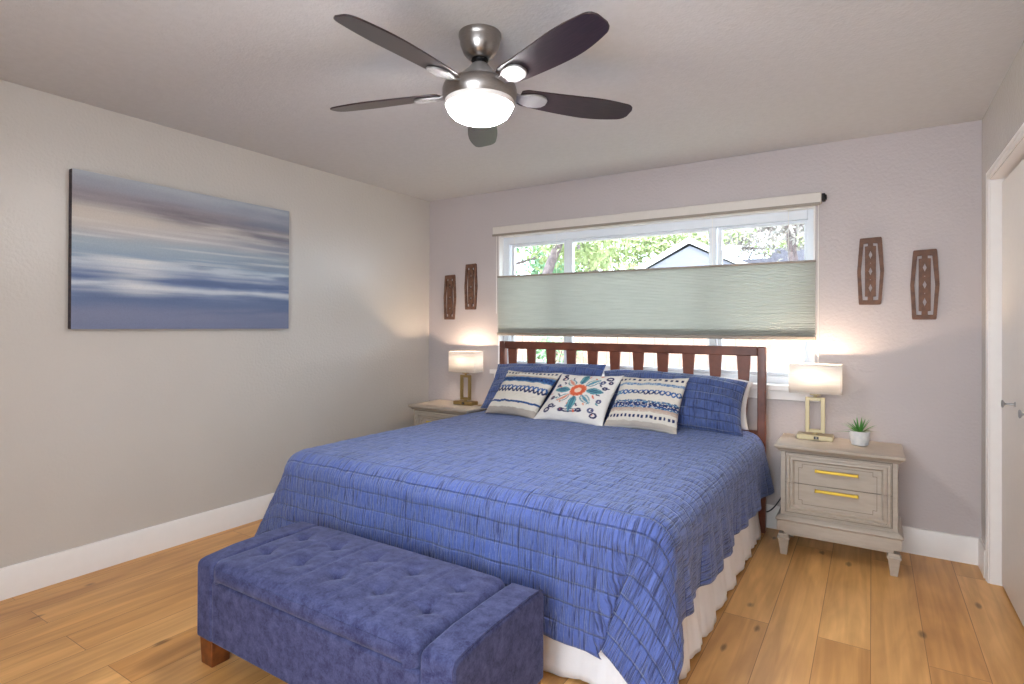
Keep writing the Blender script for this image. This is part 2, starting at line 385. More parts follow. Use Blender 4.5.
def baseboard(name, pts):
    """profile swept along a straight run; pts = (p0, p1, inward normal)"""
    p0, p1, nrm = [Vector(p) for p in pts]
    prof = [(0, 0), (.015, 0), (.015, .138), (.011, .146), (0, .148)]
    bm = bmesh.new()
    loft(bm, [[p + nrm * a + Vector((0, 0, b)) for a, b in prof] for p in (p0, p1)])
    bmesh.ops.recalc_face_normals(bm, faces=bm.faces)
    return st(name, bm, M['trim'], smooth=30)
baseboard('baseboard_left', ((0, -L, 0), (0, 0, 0), (1, 0, 0)))
baseboard('baseboard_back', ((0, 0, 0), (W, 0, 0), (0, -1, 0)))
baseboard('baseboard_right', ((W, -.20, 0), (W, 0, 0), (-1, 0, 0)))

# closet casing (profiled) and the return jamb
bm = bmesh.new()
def casing(bm, y0, y1, z0, z1):
    box(bm, W - .008, W, y0, y1, z0, z1)
cw = .046
casing(bm, DY1, DY1 + cw, 0, DZ + cw); casing(bm, DY0 - cw, DY0, 0, DZ + cw); casing(bm, DY0, DY1, DZ, DZ + cw)
box(bm, W - .011, W - .008, DY1 + .020, DY1 + cw - .004, 0, DZ + cw - .004)
box(bm, W - .011, W - .008, DY0 - cw + .004, DY0 - .020, 0, DZ + cw - .004)
box(bm, W - .011, W - .008, DY0 - .020, DY1 + .020, DZ + .020, DZ + cw - .004)
box(bm, W, W + .10, DY1 - .004, DY1 + .0, 0, DZ); box(bm, W, W + .10, DY0, DY0 + .004, 0, DZ); box(bm, W, W + .10, DY0, DY1, DZ - .004, DZ)
st('trim_1', bm, M['trim'], bevel=.003)

# closet bifold doors: four leaves, knobs on the two near the photo's edge
lw = (DY1 - DY0 - .016) / 4
for k in range(4):
    y1 = DY1 - .012 - k * lw; y0 = y1 - lw + .004
    d = st('door_%d' % (k + 1), B((W + .045, W + .080, y0, y1, .012, DZ - .022)), M['door'], bevel=.004)
    if k in (0, 1, 2):
        yk = {0: y0 + .205, 1: y0 + .385, 2: y0 + .06}[k]
        kb = bmesh.new(); lathe(kb, [(.012, 0), (.012, .003), (.005, .006), (.0045, .036), (.010, .040), (.017, .043), (.018, .047), (.015, .049), (.0, .050)], 20)
        bmesh.ops.rotate(kb, verts=kb.verts, cent=(0, 0, 0), matrix=Matrix.Rotation(R(-90), 3, 'Y'))
        bmesh.ops.translate(kb, verts=kb.verts, vec=(W + .045, yk + .012, .950))
        link('knob', kb, M['bracket'], d)

# ------------------------------------------------------------------ window
FY0, FY1 = .065, .125                                 # vinyl frame depth range
z0, z1 = WZ0, WZ1
GX = [(.865, 1.350), (1.420, 2.490), (2.565, 3.085)]; GZ0, GZ1 = .995, 1.972
win = st('window_1', B((WX0, .83, FY0, FY1, z0, z1), (3.10, WX1, FY0, FY1, z0, z1), (.83, 3.10, FY0, FY1, z0, .975), (.83, 3.10, FY0, FY1, 1.99, z1),
                       (1.375, 1.42, FY0 + .01, FY1, .975, 1.99), (2.49, 2.535, FY0 + .01, FY1, .975, 1.99)), M['vinyl'], bevel=.004)
for i, (a, b) in enumerate(GX):
    fr = [(a - .024, a + .006, GZ0 - .019, GZ1 + .017), (b - .006, b + .024, GZ0 - .019, GZ1 + .017), (a + .006, b - .006, GZ0 - .019, GZ0 + .004), (a + .006, b - .006, GZ1 - .004, GZ1 + .017)]
    yo = .0 if i == 1 else .012
    link('sash', B(*[(x0, x1, FY0 + yo + .012, FY1 - .005, c0, c1) for x0, x1, c0, c1 in fr]), M['vinyl'], win, bevel=.003)
    link('pane', B((a - .004, b + .004, .098, .102, GZ0 - .004, GZ1 + .004)), M['glass'], win, smooth=0)
# jamb liner, sill, apron and the thin side casing
st('trim_2', B((WX0 - .0, WX0 + .012, 0, FY0, z0, z1), (WX1 - .012, WX1, 0, FY0, z0, z1), (WX0, WX1, 0, FY0, z1 - .012, z1),
               (WX0 - .055, WX1 + .055, -.045, FY0, .892, .927), (WX0 - .03, WX1 + .03, -.014, 0, .832, .892)), M['trim'], bevel=.003)

# ------------------------------------------------------------------ top-down blind
bx0, bx1 = .745, 3.160
bl = empty('window_blind', (1.955, -.03, 1.22), label='beige pleated cellular blind covering the middle of the window above the bed', cat='blind')
def rel(bm, o):
    bmesh.ops.translate(bm, verts=bm.verts, vec=-Vector(o.location)); return bm
link('headrail', rel(B((bx0, 3.185, -.062, -.002, 2.062, 2.128)), bl), M['rail'], bl, bevel=.006, seg=3)
link('headrail_lip', rel(B((bx0, 3.18, -.066, -.058, 2.048, 2.066)), bl), M['toprail'], bl, bevel=.002)
link('end_bracket', rel(B((3.186, 3.205, -.052, -.001, 2.075, 2.120), (3.205, 3.212, -.045, -.02, 2.083, 2.112)), bl), M['dark_metal'], bl, bevel=.003)
sx0, sx1 = .787, 3.155
link('top_rail', rel(B((sx0, sx1, -.052, -.022, 1.700, 1.714)), bl), M['toprail'], bl, bevel=.003)
link('bottom_rail', rel(B((sx0, sx1, -.054, -.018, 1.216, 1.240)), bl), M['toprail'], bl, bevel=.004)
bm = bmesh.new(); npl = 44
for yc, sg in ((-.037, -1), (-.037, 1)):
    rings = []
    for k in range(npl * 2 + 1):
        z = 1.240 + (1.700 - 1.240) * k / (npl * 2)
        y = yc + sg * (.010 if k % 2 else .0055)
        rings.append([(sx0 + .004, y, z), (sx1 - .004, y, z)])
    loft(bm, rings, cap=False, closed=False)
for q in range(9):                                     # cells gathered at the bottom
    z = 1.2405 + q * .0042; loft(bm, [[(sx0 + .004, -.048, z), (sx1 - .004, -.048, z)], [(sx0 + .004, -.026, z + .001), (sx1 - .004, -.026, z + .001)]], cap=False, closed=False)
loft(bm, [[(sx0 + .004, -.037, 1.24), (sx1 - .004, -.037, 1.24)], [(sx0 + .004, -.037, 1.285), (sx1 - .004, -.037, 1.285)]], cap=False, closed=False)
link('pleated_fabric', rel(bm, bl), M['blind'], bl, smooth=0)
for cx in (.95, 1.345, 2.535, 3.00):
    bm = bmesh.new(); tube(bm, [(cx, -.037, 1.714), (cx, -.037, 2.062)], .0016, 6); link('lift_cord', rel(bm, bl), M['string'], bl)
for cx, za in ((.768, 1.40), (3.168, 1.05)):
    bm = bmesh.new(); tube(bm, [(cx, -.03, za), (cx, -.03, 2.062)], .0022, 6); link('lift_cord', rel(bm, bl), M['string'], bl)

# ------------------------------------------------------------------ canvas painting
def ss(a, b, x):
    t = max(0, min(1, (x - a) / (b - a))); return t * t * (3 - 2 * t)
def mixc(a, b, t): return tuple(a[i] + (b[i] - a[i]) * t for i in range(3))
def sea(u, v):
    """u 0 left..1 right, v 0 bottom..1 top -> sRGB: long-exposure seascape"""
    s = fbm(u * 2.2, v * 16, 3, 5); s2 = fbm(u * 1.2 + 5, v * 34, 9, 4); s3 = fbm(u * 2.5, v * 5, 21, 4); vv = v + .03 * s3
    stops = [(0, (122, 130, 158)), (.10, (128, 134, 160)), (.19, (104, 120, 154)), (.25, (128, 142, 172)), (.285, (196, 204, 214)), (.33, (104, 122, 160)), (.385, (140, 154, 182)),
             (.43, (196, 206, 214)), (.47, (150, 168, 188)), (.56, (166, 180, 192)), (.66, (180, 178, 182)), (.76, (196, 186, 178)), (.84, (158, 150, 154)), (.92, (160, 162, 172)), (1, (176, 180, 188))]
    for (a, ca), (b, cb) in zip(stops, stops[1:]):
        if a <= max(0, min(1, vv)) <= b: c = mixc(ca, cb, ss(a, b, vv)); break
    if v < .47:                                        # streaks of foam and dark water, brightest left of centre
        glow = math.exp(-((u - .24) / .16) ** 2)
        c = mixc(c, (228, 228, 226), max(0, min(1, .75 * glow * ss(.18, .27, v) + .6 * s2 * ss(.15, .3, v))))
        c = mixc(c, (92, 110, 146), max(0, min(.85, -1.1 * s * ss(.03, .2, v) * (1 - glow * .7) + .1 * ss(.5, .95, u))))
    else:
        c = mixc(c, (214, 204, 192), max(0, .8 * math.exp(-((v - .70) / .08) ** 2) * (1 - u)))
        band = .86 - .12 * u + .03 * s3
        c = mixc(c, (112, 106, 116), max(0, min(.85, (.75 + .9 * s) * math.exp(-((v - band) / .055) ** 2) * (.4 + .6 * ss(.1, .35, u)))))
        c = mixc(c, (124, 134, 152), max(0, min(.7, ss(.45, 1, u) * (.35 + .6 * s))))
        c = mixc(c, (232, 230, 224), max(0, min(.6, s2 * .9 * (1 - ss(.6, .9, v)))))
    return c
def color_grid(bm_faces_fn): pass
def set_colors(me, cols):
    a = me.color_attributes.new('print', 'FLOAT_COLOR', 'POINT')
    flat = []
    for c in cols: flat += [*lin(c), 1.0]
    a.data.foreach_set('color', flat)
pw, ph = 1.262, .812
art = empty('canvas_painting', (0, -2.152, 1.676), label='wide blue and grey seascape canvas print hanging on the left wall', cat='painting')
bm = bmesh.new(); NU, NV = 200, 170; cols = []; vs = []
for j in range(NV + 1):
    for i in range(NU + 1):
        u, v = i / NU, j / NV
        vs.append(bm.verts.new((.0405, -pw / 2 + u * pw, -ph / 2 + v * ph))); cols.append(sea(u, v))
for j in range(NV):
    for i in range(NU):
        a = j * (NU + 1) + i; bm.faces.new((vs[a], vs[a + 1], vs[a + NU + 2], vs[a + NU + 1]))
o = link('printed_face', bm, M['print_canvas'], art); set_colors(o.data, cols)
link('stretched_edge', B((.001, .040, -pw / 2, pw / 2, -ph / 2, ph / 2)), M['canvas_edge'], art, bevel=.002)

# ------------------------------------------------------------------ carved wall plaques
def plaque_mesh():
    k = .405 / 455
    def P(pts): return [((x - 141) * k * .81, (288 - y) * k * .975) for x, y in pts]
    outer = P([(72, 60), (213, 56), (219, 64), (234, 288), (216, 508), (210, 516), (64, 516), (60, 508), (48, 288), (66, 66)])
    def chan(s):
        pts = [(123, 95), (92, 97), (73, 290), (86, 486), (122, 486), (122, 462), (103, 460), (103, 117), (123, 115)]
        return P([(141 + s * (x - 141), y) for x, y in pts])
    holes = [chan(1), chan(-1)]
    for yy in (175, 288, 402): holes.append(P([(141, yy - 30), (141 + 14, yy), (141, yy + 30), (141 - 14, yy)]))
    for yy in (232, 345): holes.append(P([(141 + 4.5 * math.cos(a), yy + 4.5 * math.sin(a)) for a in [2 * PI * q / 8 for q in range(8)]]))
    for s in (-1, 1):
        for yy in (232, 345): pass
    cu = D.curves.new('plaque', 'CURVE'); cu.dimensions = '2D'; cu.fill_mode = 'BOTH'; cu.extrude = .0065; cu.bevel_depth = .0005
    for pts in [outer] + holes:
        s = cu.splines.new('POLY'); s.points.add(len(pts) - 1); s.use_cyclic_u = True
        for p, (x, y) in zip(s.points, pts): p.co = (x, y, 0, 1)
    co = D.objects.new('tmp', cu); COL.objects.link(co)
    dg = bpy.context.evaluated_depsgraph_get(); dg.update()
    me = D.meshes.new_from_object(co.evaluated_get(dg)); D.objects.remove(co)
    me.transform(Matrix.Rotation(R(90), 4, 'X'))     # stand it up, face towards -y
    me.materials.clear(); me.materials.append(M['plaque'])
    return me
pm = plaque_mesh()
for x, z, lb in ((3.440, 1.632, 'carved brown wood plaque nearest the right side of the window'), (3.702, 1.543, 'carved brown wood plaque nearest the right wall and closet'),
                 (.249, 1.549, 'carved brown wood plaque nearest the room corner, left of its pair'), (.483, 1.636, 'carved brown wood plaque next to the left side of the window')):
    o = D.objects.new('wall_plaque', pm); COL.objects.link(o); o.location = (x, -.0082, z)
    tag(o, lb, 'wall decoration', 'carved wood plaques on the back wall')

# ------------------------------------------------------------------ ceiling fan
fan = empty('ceiling_fan', (2.147, -2.197, H), label='five-blade ceiling fan with dark blades, brushed nickel body and lit glass bowl', cat='ceiling fan')
bm = bmesh.new(); lathe(bm, [(.083, 0), (.084, -.012), (.080, -.020), (.078, -.028), (.076, -.045), (.064, -.075), (.046, -.094), (.040, -.098)], 48); link('canopy', bm, M['nickel'], fan)
bm = bmesh.new(); lathe(bm, [(.02, -.085), (.032, -.096), (.034, -.104), (.028, -.113), (.013, -.119), (.012, -.135)], 24); link('downrod', bm, M['dark_metal'], fan)
bm = bmesh.new(); lathe(bm, [(.013, -.120), (.022, -.124), (.034, -.132), (.046, -.148), (.066, -.166), (.084, -.184), (.093, -.196), (.094, -.212), (.075, -.214)], 48)
link('motor_cover', bm, M['bracket'], fan, loc=(0, 0, .012))
bm = bmesh.new(); lathe(bm, [(.085, -.208), (.128, -.212), (.142, -.222), (.146, -.236), (.145, -.262), (.138, -.274), (.134, -.284), (.128, -.284)], 56); link('motor_housing', bm, M['nickel'], fan, loc=(0, 0, .014))
M['bowl'] = emit(mat('frosted_glass_lit', (250, 248, 245), .35), (1.0, .985, .975), 108)
bm = bmesh.new(); lathe(bm, [(.128, -.276), (.136, -.280), (.1375, -.290), (.134, -.299), (.127, -.301)], 56); link('glass_rim', bm, M['trim'], fan, loc=(0, 0, .014))
bm = bmesh.new(); prof = [(.125, -.294), (.1265, -.297), (.1265, -.300)]
prof += [(.126 * math.cos(a) ** .8, -.300 - .061 * math.sin(a)) for a in [PI / 2 * q / 12 for q in range(1, 12)]] + [(.004, -.361)]
lathe(bm, prof, 56); link('light_bowl', bm, M['bowl'], fan, loc=(0, 0, .014))

def blade_mesh():
    bm = bmesh.new(); n = 60; rings = []
    for i in range(n + 1):
        t = i / n; x = .165 + t * .502
        w = .050 + .026 * math.sin(min(1, t * 1.25) * PI / 2) - .030 * max(0, (t - .55) / .45) ** 2
        if t > .93: w *= math.sqrt(max(.0, 1 - ((t - .93) / .07) ** 2)) * .55 + .45
        if t < .04: w *= .8 + 5 * t
        lead = .012 * math.sin(t * PI)
        rings.append([(x + (.012 if (i == n) else 0) * 0, -w + lead, -.003), (x, w * 1.0 + lead * .4, -.003), (x, w * 1.0 + lead * .4, .003), (x, -w + lead, .003)])
    loft(bm, rings); return bm
blade = None
for k in range(5):
    if k == 0:
        blade = link('blade', blade_mesh(), M['blade'], fan, smooth=50, bevel=.0015)
        bb = bmesh.new()
        loft(bb, [[(x, -w, z - .004), (x, w, z - .004), (x, w, z + .004), (x, -w, z + .004)] for x, w, z in ((.10, .030, .004), (.130, .026, .0), (.165, .022, -.008), (.19, .034, -.0085), (.215, .041, -.0085), (.245, .040, -.0085), (.268, .030, -.0085), (.280, .014, -.0085))])
        link('blade_bracket', bb, M['bracket'], blade, bevel=.002)
        b_ = blade
    else:
        b_ = copy_tree(blade, fan)
    b_.rotation_mode = 'ZYX' if False else 'XYZ'
    b_.rotation_euler = (R(-13), 0, R(51 + 72 * k - 0)); b_.location = (0, 0, -.224)

# ------------------------------------------------------------------ bed: frame, mattress, headboard
bed = empty('bed', (1.880, -1.13, 0), label='king bed with slatted reddish-brown wooden headboard under the window', cat='bed')
YH = -.098
link('headboard_post', rel(B((.874, .924, YH - .045, YH, 0, 1.172)), bed), M['bed_wood'], bed, bevel=.006)
link('headboard_post', rel(B((2.836, 2.886, YH - .045, YH, 0, 1.172)), bed), M['bed_wood'], bed, bevel=.006)
link('top_rail', rel(B((.924, 2.836, YH - .040, YH - .005, 1.112, 1.172)), bed), M['bed_wood'], bed, bevel=.005)
link('lower_rail', rel(B((.924, 2.836, YH - .040, YH - .005, .575, .640)), bed), M['bed_wood'], bed, bevel=.005)
link('lower_rail', rel(B((.924, 2.836, YH - .040, YH - .005, .22, .42)), bed), M['bed_wood'], bed, bevel=.005)
slat0 = None
for k in range(11):
    cx = .992 + k * (2.752 - .992) / 10
    if slat0 is None:
        bm = bmesh.new(); rg = []
        for t in [q / 8 for q in range(9)]:
            hw = .017 + .025 * t ** 1.15; z = .638 + (1.114 - .638) * t
            rg.append([(-hw, -.009, z), (hw, -.009, z), (hw, .009, z), (-hw, .009, z)])
        loft(bm, rg); slat0 = link('slat', bm, M['bed_wood'], bed, bevel=.003); s_ = slat0
    else:
        s_ = copy_tree(slat0, bed)
    s_.location = (cx - 1.880, YH - .0225 + 1.13, 0)
link('mattress', rel(B((.925, 2.835, -2.10, -.150, .36, .595)), bed), M['mattress'], bed, bevel=.05, seg=4)
link('box_base', rel(B((.935, 2.825, -2.09, -.150, .12, .36)), bed), M['mattress'], bed, bevel=.01)
for x in (1.0, 2.76):
    for y in (-2.0, -.3):
        bm = bmesh.new(); lathe(bm, [(.03, 0), (.03, .12)], 16, x, y); link('leg', rel(bm, bed), M['dark_metal'], bed)

# ruffled bed skirt: left, foot and right in one strip
bm = bmesh.new(); path = []
xs0, xs1, ys0, ys1 = .905, 2.838, -2.098, -.17
def add(p, q, nrm, n):
    for i in range(n):
        t = i / n; path.append((p[0] + (q[0] - p[0]) * t, p[1] + (q[1] - p[1]) * t, nrm))
add((xs0, ys1), (xs0, ys0 + .03), (-1, 0), 160)
for q in range(8): a = PI / 2 * q / 8; path.append((xs0 + .03 - .03 * math.cos(a), ys0 + .03 - .03 * math.sin(a), (-math.cos(a), -math.sin(a))))
add((xs0 + .03, ys0), (xs1 - .03, ys0), (0, -1), 170)
for q in range(8): a = PI / 2 * q / 8; path.append((xs1 - .03 + .03 * math.sin(a), ys0 + .03 - .03 * math.cos(a), (math.sin(a), -math.cos(a))))
add((xs1, ys0 + .03), (xs1, ys1), (1, 0), 170)
rings = []; NZ = 14
for j in range(NZ + 1):
    t = j / NZ; z = .36 - t * .350; row = []
    for i, (x, y, n) in enumerate(path):
        s = i * .0125
        ph_ = s / .215 * 2 * PI + 2.2 * math.sin(s * 2.9) + 1.2 * fbm(s * 3, t * .5, 0, 2)
        lobe = 1 - abs(math.sin(ph_ / 2)) ** .7
        a = (.002 + .030 * t ** 1.2) * (.9 - 1.5 * lobe) * .6 + .003 * t * math.sin(ph_ * 2.7 + s) + .030 * t + .008 * t * fbm(s * 8, t * 2, 1, 2) - .01
        row.append((x + n[0] * a, y + n[1] * a, z + (.006 * math.sin(ph_ * .5) if j == NZ else 0)))
    rings.append(row)
loft(bm, rings, cap=False, closed=False)
o = link('bed_skirt', bm, M['skirt'], smooth=180)
so = o.modifiers.new('solid', 'SOLIDIFY'); so.thickness = .0015
tag(o, 'white gathered bed skirt hanging from the bed base to the floor', 'bed skirt')

def ss(a, b, x):
    t = max(0, min(1, (x - a) / (b - a))); return t * t * (3 - 2 * t)
# ------------------------------------------------------------------ bedspread (draped cloth, UV = cloth coordinates in metres)
QX0, QX1, QY0, QY1 = .828, 2.888, -2.165, -.20         # plan of the mattress edges the cloth falls over
RB = .11                                              # bend radius over the edges
TOPZ = .634
PLAN = [(0, (.02, 0.0)), (10, (.085, -.03)), (20, (.165, -.10)), (30, (.215, -.195)), (42, (.18, -.25)), (57, (.03, -.23)), (74, (-.20, -.14)), (86, (-.36, -.06)), (93, (-.43, -.01)),
        (98, (-.43, .005)), (101, (-.38, -.05)), (106, (-.272, -.105))]
def plan(phi):
    for (a, pa), (b, pb) in zip(PLAN, PLAN[1:]):
        if phi <= b:
            t = (phi - a) / (b - a); t = t * t * (3 - 2 * t) * .4 + t * .6
            return pa[0] + (pb[0] - pa[0]) * t, pa[1] + (pb[1] - pa[1]) * t
    return PLAN[-1][1]
def bend(s):
    """distance past the bend start -> (outward, down, straight part)"""
    arc = RB * PI / 2
    if s <= 0: return 0, 0, 0
    if s < arc: return RB * math.sin(s / RB), RB * (1 - math.cos(s / RB)), 0
    return RB, RB + (s - arc), s - arc
def crown(x, y):
    cx = (x - (QX0 + QX1) / 2) / ((QX1 - QX0) / 2); cy = (y - QY0) / (QY1 - QY0)
    c = .022 * (1 - abs(cx) ** 3) * (min(1, max(0, cy) * 6) ** .5)
    return TOPZ + c + .004 * fbm(x * 3, y * 3, 2, 3)
def drape(u, v):
    """u across (x on top), v along (y on top, grows towards the headboard)"""
    bx = QX1 - RB; bxl = QX0 + RB; by = QY0 + RB
    s = u - bx; sl = bxl - u; t = by - v
    right = s > 0; left = sl > 0; foot = t > 0
    topz = crown(min(max(u, bxl), bx), max(v, by))
    flare = .05
    if foot and (right or left or (s > -.26 and t > 0)):
        sgn = 1
        if left: S_, cxn, sgn = sl, bxl, -1
        else: S_, cxn = s, bx
        rho = math.hypot(S_, t); phi = math.degrees(math.atan2(t, S_))
        if phi < 106 and (sgn == 1 or phi < 90):
            o, d, ex = bend(rho)
            ph2 = phi if sgn == 1 else phi
            if sgn == 1:
                px, py = plan(ph2)
            else:
                k = math.sin(R(phi) * 2) ; px, py = .13 + .30 * k, -.02 - .12 * k
            dx, dy = (math.cos(R(min(90, phi))), -math.sin(R(min(90, phi))))
            k = min(1, ex / .10)
            if sgn == 1:                                # over the bend the cloth bulges towards the plan curve
                pl_ = (px * ex, py * ex)
            else: pl_ = (px * ex, py * ex)
            hl = min(.95, math.hypot(px, py)); dr = d - ex + ex * math.sqrt(1 - hl * hl)
            if phi > 90:
                oo = RB * math.sin(min(PI / 2, t / RB)) if t > 0 else 0
                return (cxn + s * (1 - k) * 1.0 * max(0, 1 - k) + pl_[0] + (0 if k >= 1 else 0), by - max(oo, o * .9) + pl_[1], topz - dr)
            return (cxn + sgn * (o * dx + pl_[0]), by + o * dy + pl_[1], topz - dr)
    if foot:
        o, d, ex = bend(t)
        wv = .010 * math.sin(u * 9 + 1) + .007 * math.sin(u * 23)
        k = min(1, ex / .3) * (1 - ss(QX1 - .5, QX1 - .2, u))
        return (u, by - o - ex * .09 - wv * k, topz - d)
    if right or left:
        S_ = s if right else sl; sg = 1 if right else -1
        o, d, ex = bend(S_)
        k = min(1, ex / .25)
        w = .016 * math.sin(v * 8.5 + 1.3) + .011 * math.sin(v * 19 + .4) + .006 * math.sin(v * 41)
        w += (.035 if right else 0) * math.exp(-((v + .22) / .16) ** 2)
        return ((bx if right else bxl) + sg * (o + ex * (.055 if right else .01 + .09 * (1 - ss(-1.6, -.7, v))) + w * k), v + (.02 * math.sin(v * 8.5) * k if v < -.5 else .10 * k * math.exp(-((v + .2) / .12) ** 2)), topz - d)
    return (u, v, topz)
def quilt():
    bm = bmesh.new(); uvl = bm.loops.layers.uv.new('UVMap')
    ua, ub, va, vb = QX0 - .43, QX1 + .315, QY0 - .425, -.20
    st_ = .0105; nu = int((ub - ua) / st_); nv = int((vb - va) / st_); G = []
    for j in range(nv + 1):
        row = []
        for i in range(nu + 1):
            u = ua + (ub - ua) * i / nu; v = va + (vb - va) * j / nv
            x, y, z = drape(u, v)
            row.append((bm.verts.new((x, y, z)), u, v))
        G.append(row)
    for j in range(nv):
        for i in range(nu):
            q = (G[j][i], G[j][i + 1], G[j + 1][i + 1], G[j + 1][i])
            f = bm.faces.new([a[0] for a in q])
            for lp, a in zip(f.loops, q): lp[uvl].uv = (a[1], a[2])
    # relax, keeping the hem
    for it in range(3):
        bmesh.ops.smooth_vert(bm, verts=[v_ for v_ in bm.verts if not v_.is_boundary], factor=.5, use_axis_x=True, use_axis_y=True, use_axis_z=True)
    bm.normal_update()
    # puckered quilting between the stitched rows
    nr = {v_: v_.normal.copy() for v_ in bm.verts}
    for j in range(nv + 1):
        for i in range(nu + 1):
            v_, u, v = G[j][i]
            a = abs(math.sin(v / .074 * PI)) ** .6; b = abs(math.sin(u / .078 * PI)) ** .6
            h = .0022 * a + .0012 * b + .0024 * fbm(u * 34, v * 5, 0, 3) + .0018 * fbm(u * 14, v * 18, 7, 3)
            v_.co += nr[v_] * h
    return bm
o = link('bedspread', quilt(), M['quilt'], smooth=180)
so = o.modifiers.new('solid', 'SOLIDIFY'); so.thickness = .008; so.offset = -1
tag(o, 'blue quilted bedspread draped over the bed down to the bench', 'bedspread')

# ------------------------------------------------------------------ pillows
def pillow(bm, BL, BR, TL, TR, thick, n=40, pinch=.07, uvs=(1, 1), wr=.006, seed=0, bow=0., power=.55):
    BL, BR, TL, TR = map(Vector, (BL, BR, TL, TR))
    N = ((BR - BL).cross(TL - BL)).normalized()        # towards the camera (-y)
    uvl = bm.loops.layers.uv.new('UVMap')
    sides = []
    C = (BL + BR + TL + TR) / 4
    for sgn in (1, -1):
        g = []
        for j in range(n + 1):
            row = []
            for i in range(n + 1):
                a, b = -1 + 2 * i / n, -1 + 2 * j / n
                # concentrate samples at the rim
                a_, b_ = math.sin(a * PI / 2) * .35 + a * .65, math.sin(b * PI / 2) * .35 + b * .65
                k1 = 1 - pinch * (1 - b_ * b_) * abs(a_) ** 3; k2 = 1 - pinch * (1 - a_ * a_) * abs(b_) ** 3
                s, t = (a_ * k1 + 1) / 2, (b_ * k2 + 1) / 2
                p = BL * (1 - s) * (1 - t) + BR * s * (1 - t) + TL * (1 - s) * t + TR * s * t
                p = p + (TL - BL).normalized() * bow * (1 - abs(a_) ** 3.5) * t
                rim = max(0, (1 - a_ ** 2) * (1 - b_ ** 2))
                h = thick / 2 * rim ** power * (1 + .12 * -b_)
                wv = wr * fbm(a_ * 2.3 + seed, b_ * 2.3, seed, 3) * min(1, rim * 4) + wr * .5 * math.sin((a_ * 3 + seed) * 5) * (1 - rim) * abs(b_) * .3
                p = p + N * (sgn * h + wv)
                row.append((p, (a_ + 1) / 2, (b_ + 1) / 2))
            g.append(row)
        sides.append(g)
    V = []
    for si, g in enumerate(sides):
        vv = []
        for j in range(n + 1):
            r = []
            for i in range(n + 1):
                if si and (i in (0, n) or j in (0, n)): r.append(V[0][j][i])
                else: r.append(bm.verts.new(g[j][i][0]))
            vv.append(r)
        V.append(vv)
        for j in range(n):
            for i in range(n):
                idx = ((j, i), (j, i + 1), (j + 1, i + 1), (j + 1, i))
                if si: idx = tuple(reversed(idx))
                f = bm.faces.new([vv[a][b] for a, b in idx])
                for lp, (a, b) in zip(f.loops, idx): lp[uvl].uv = (g[a][b][1] * uvs[0], g[a][b][2] * uvs[1])
                f.material_index = 0
    return V, sides

for nm, pts, th, mt, lb, seed in (
    ('pillow_sham', ((.872, -.400, .655), (1.835, -.400, .655), (.925, -.235, .990), (1.850, -.225, 1.022)), .17, 'sham', 'blue quilted pillow sham leaning on the left half of the headboard', 1),
    ('pillow_sham', ((1.850, -.400, .655), (2.800, -.400, .640), (1.835, -.235, .980), (2.800, -.240, .950)), .22, 'sham', 'blue quilted pillow sham leaning on the right half of the headboard, largest visible', 5),
    ('bed_pillow', ((1.86, -.265, .66), (2.808, -.265, .66), (1.80, -.165, .968), (2.818, -.165, .948)), .075, 'sheet', 'white bed pillow peeking out behind the right blue sham', 9)):
    bm = bmesh.new(); pillow(bm, *pts, th, n=44, uvs=(.92, .38), seed=seed, pinch=.055, wr=.024, power=.42, bow=.012 if seed == 1 else .032)
    o = link(nm, bm, M[mt], smooth=180)
    tag(o, lb, 'pillow', 'blue shams against the headboard' if nm == 'pillow_sham' else None)

LINEN = (222, 216, 204)
def stripes(u, v):
    w = .004 * math.sin(u * 37) + .006 * fbm(u * 9, v * 9, 1, 3)
    y = v + w; c = LINEN; n = fbm(u * 30, v * 70, 2, 3); na, bl_, tl = (30, 46, 92), (52, 98, 158), (120, 166, 184)
    def dash(freq, duty, ph=0): return ((u * freq + ph) % 1) < duty
    if y < .105: c = (190, 180, 168) if v > .012 else LINEN
    elif .165 < y < .215 and dash(17, .55): c = na
    elif .265 < y < .30: c = mixc((196, 176, 160), LINEN, max(0, n))
    elif .30 < y < .335: c = (188, 164, 150)
    elif .335 < y < .47:
        k = .5 + n * 1.6 + .35 * math.sin((y - .335) * 70); c = mixc(na, bl_, max(0, min(1, k)))
        if y > .43 or y < .355: c = mixc(c, tl, .7 if n > -.1 else 0)
        if n > .28: c = LINEN
    elif .585 < y < .675:
        r = (y - .585) / .09; a = abs(((u * 13 + (r * .9)) % 1) - .5); b = abs(((u * 13 - (r * .9)) % 1) - .5)
        if min(a, b) < .20: c = mixc(na, bl_, .5 + .5 * math.sin(u * 9)) if r < .66 else bl_
        if u < .12: c = mixc(c, tl, .5)
    elif .775 < y < .825: c = mixc(bl_, (180, 196, 210), .5 + n) if dash(31, .8) else (170, 186, 200)
    elif .885 < y < .93 and dash(13, .5): c = na
    return c
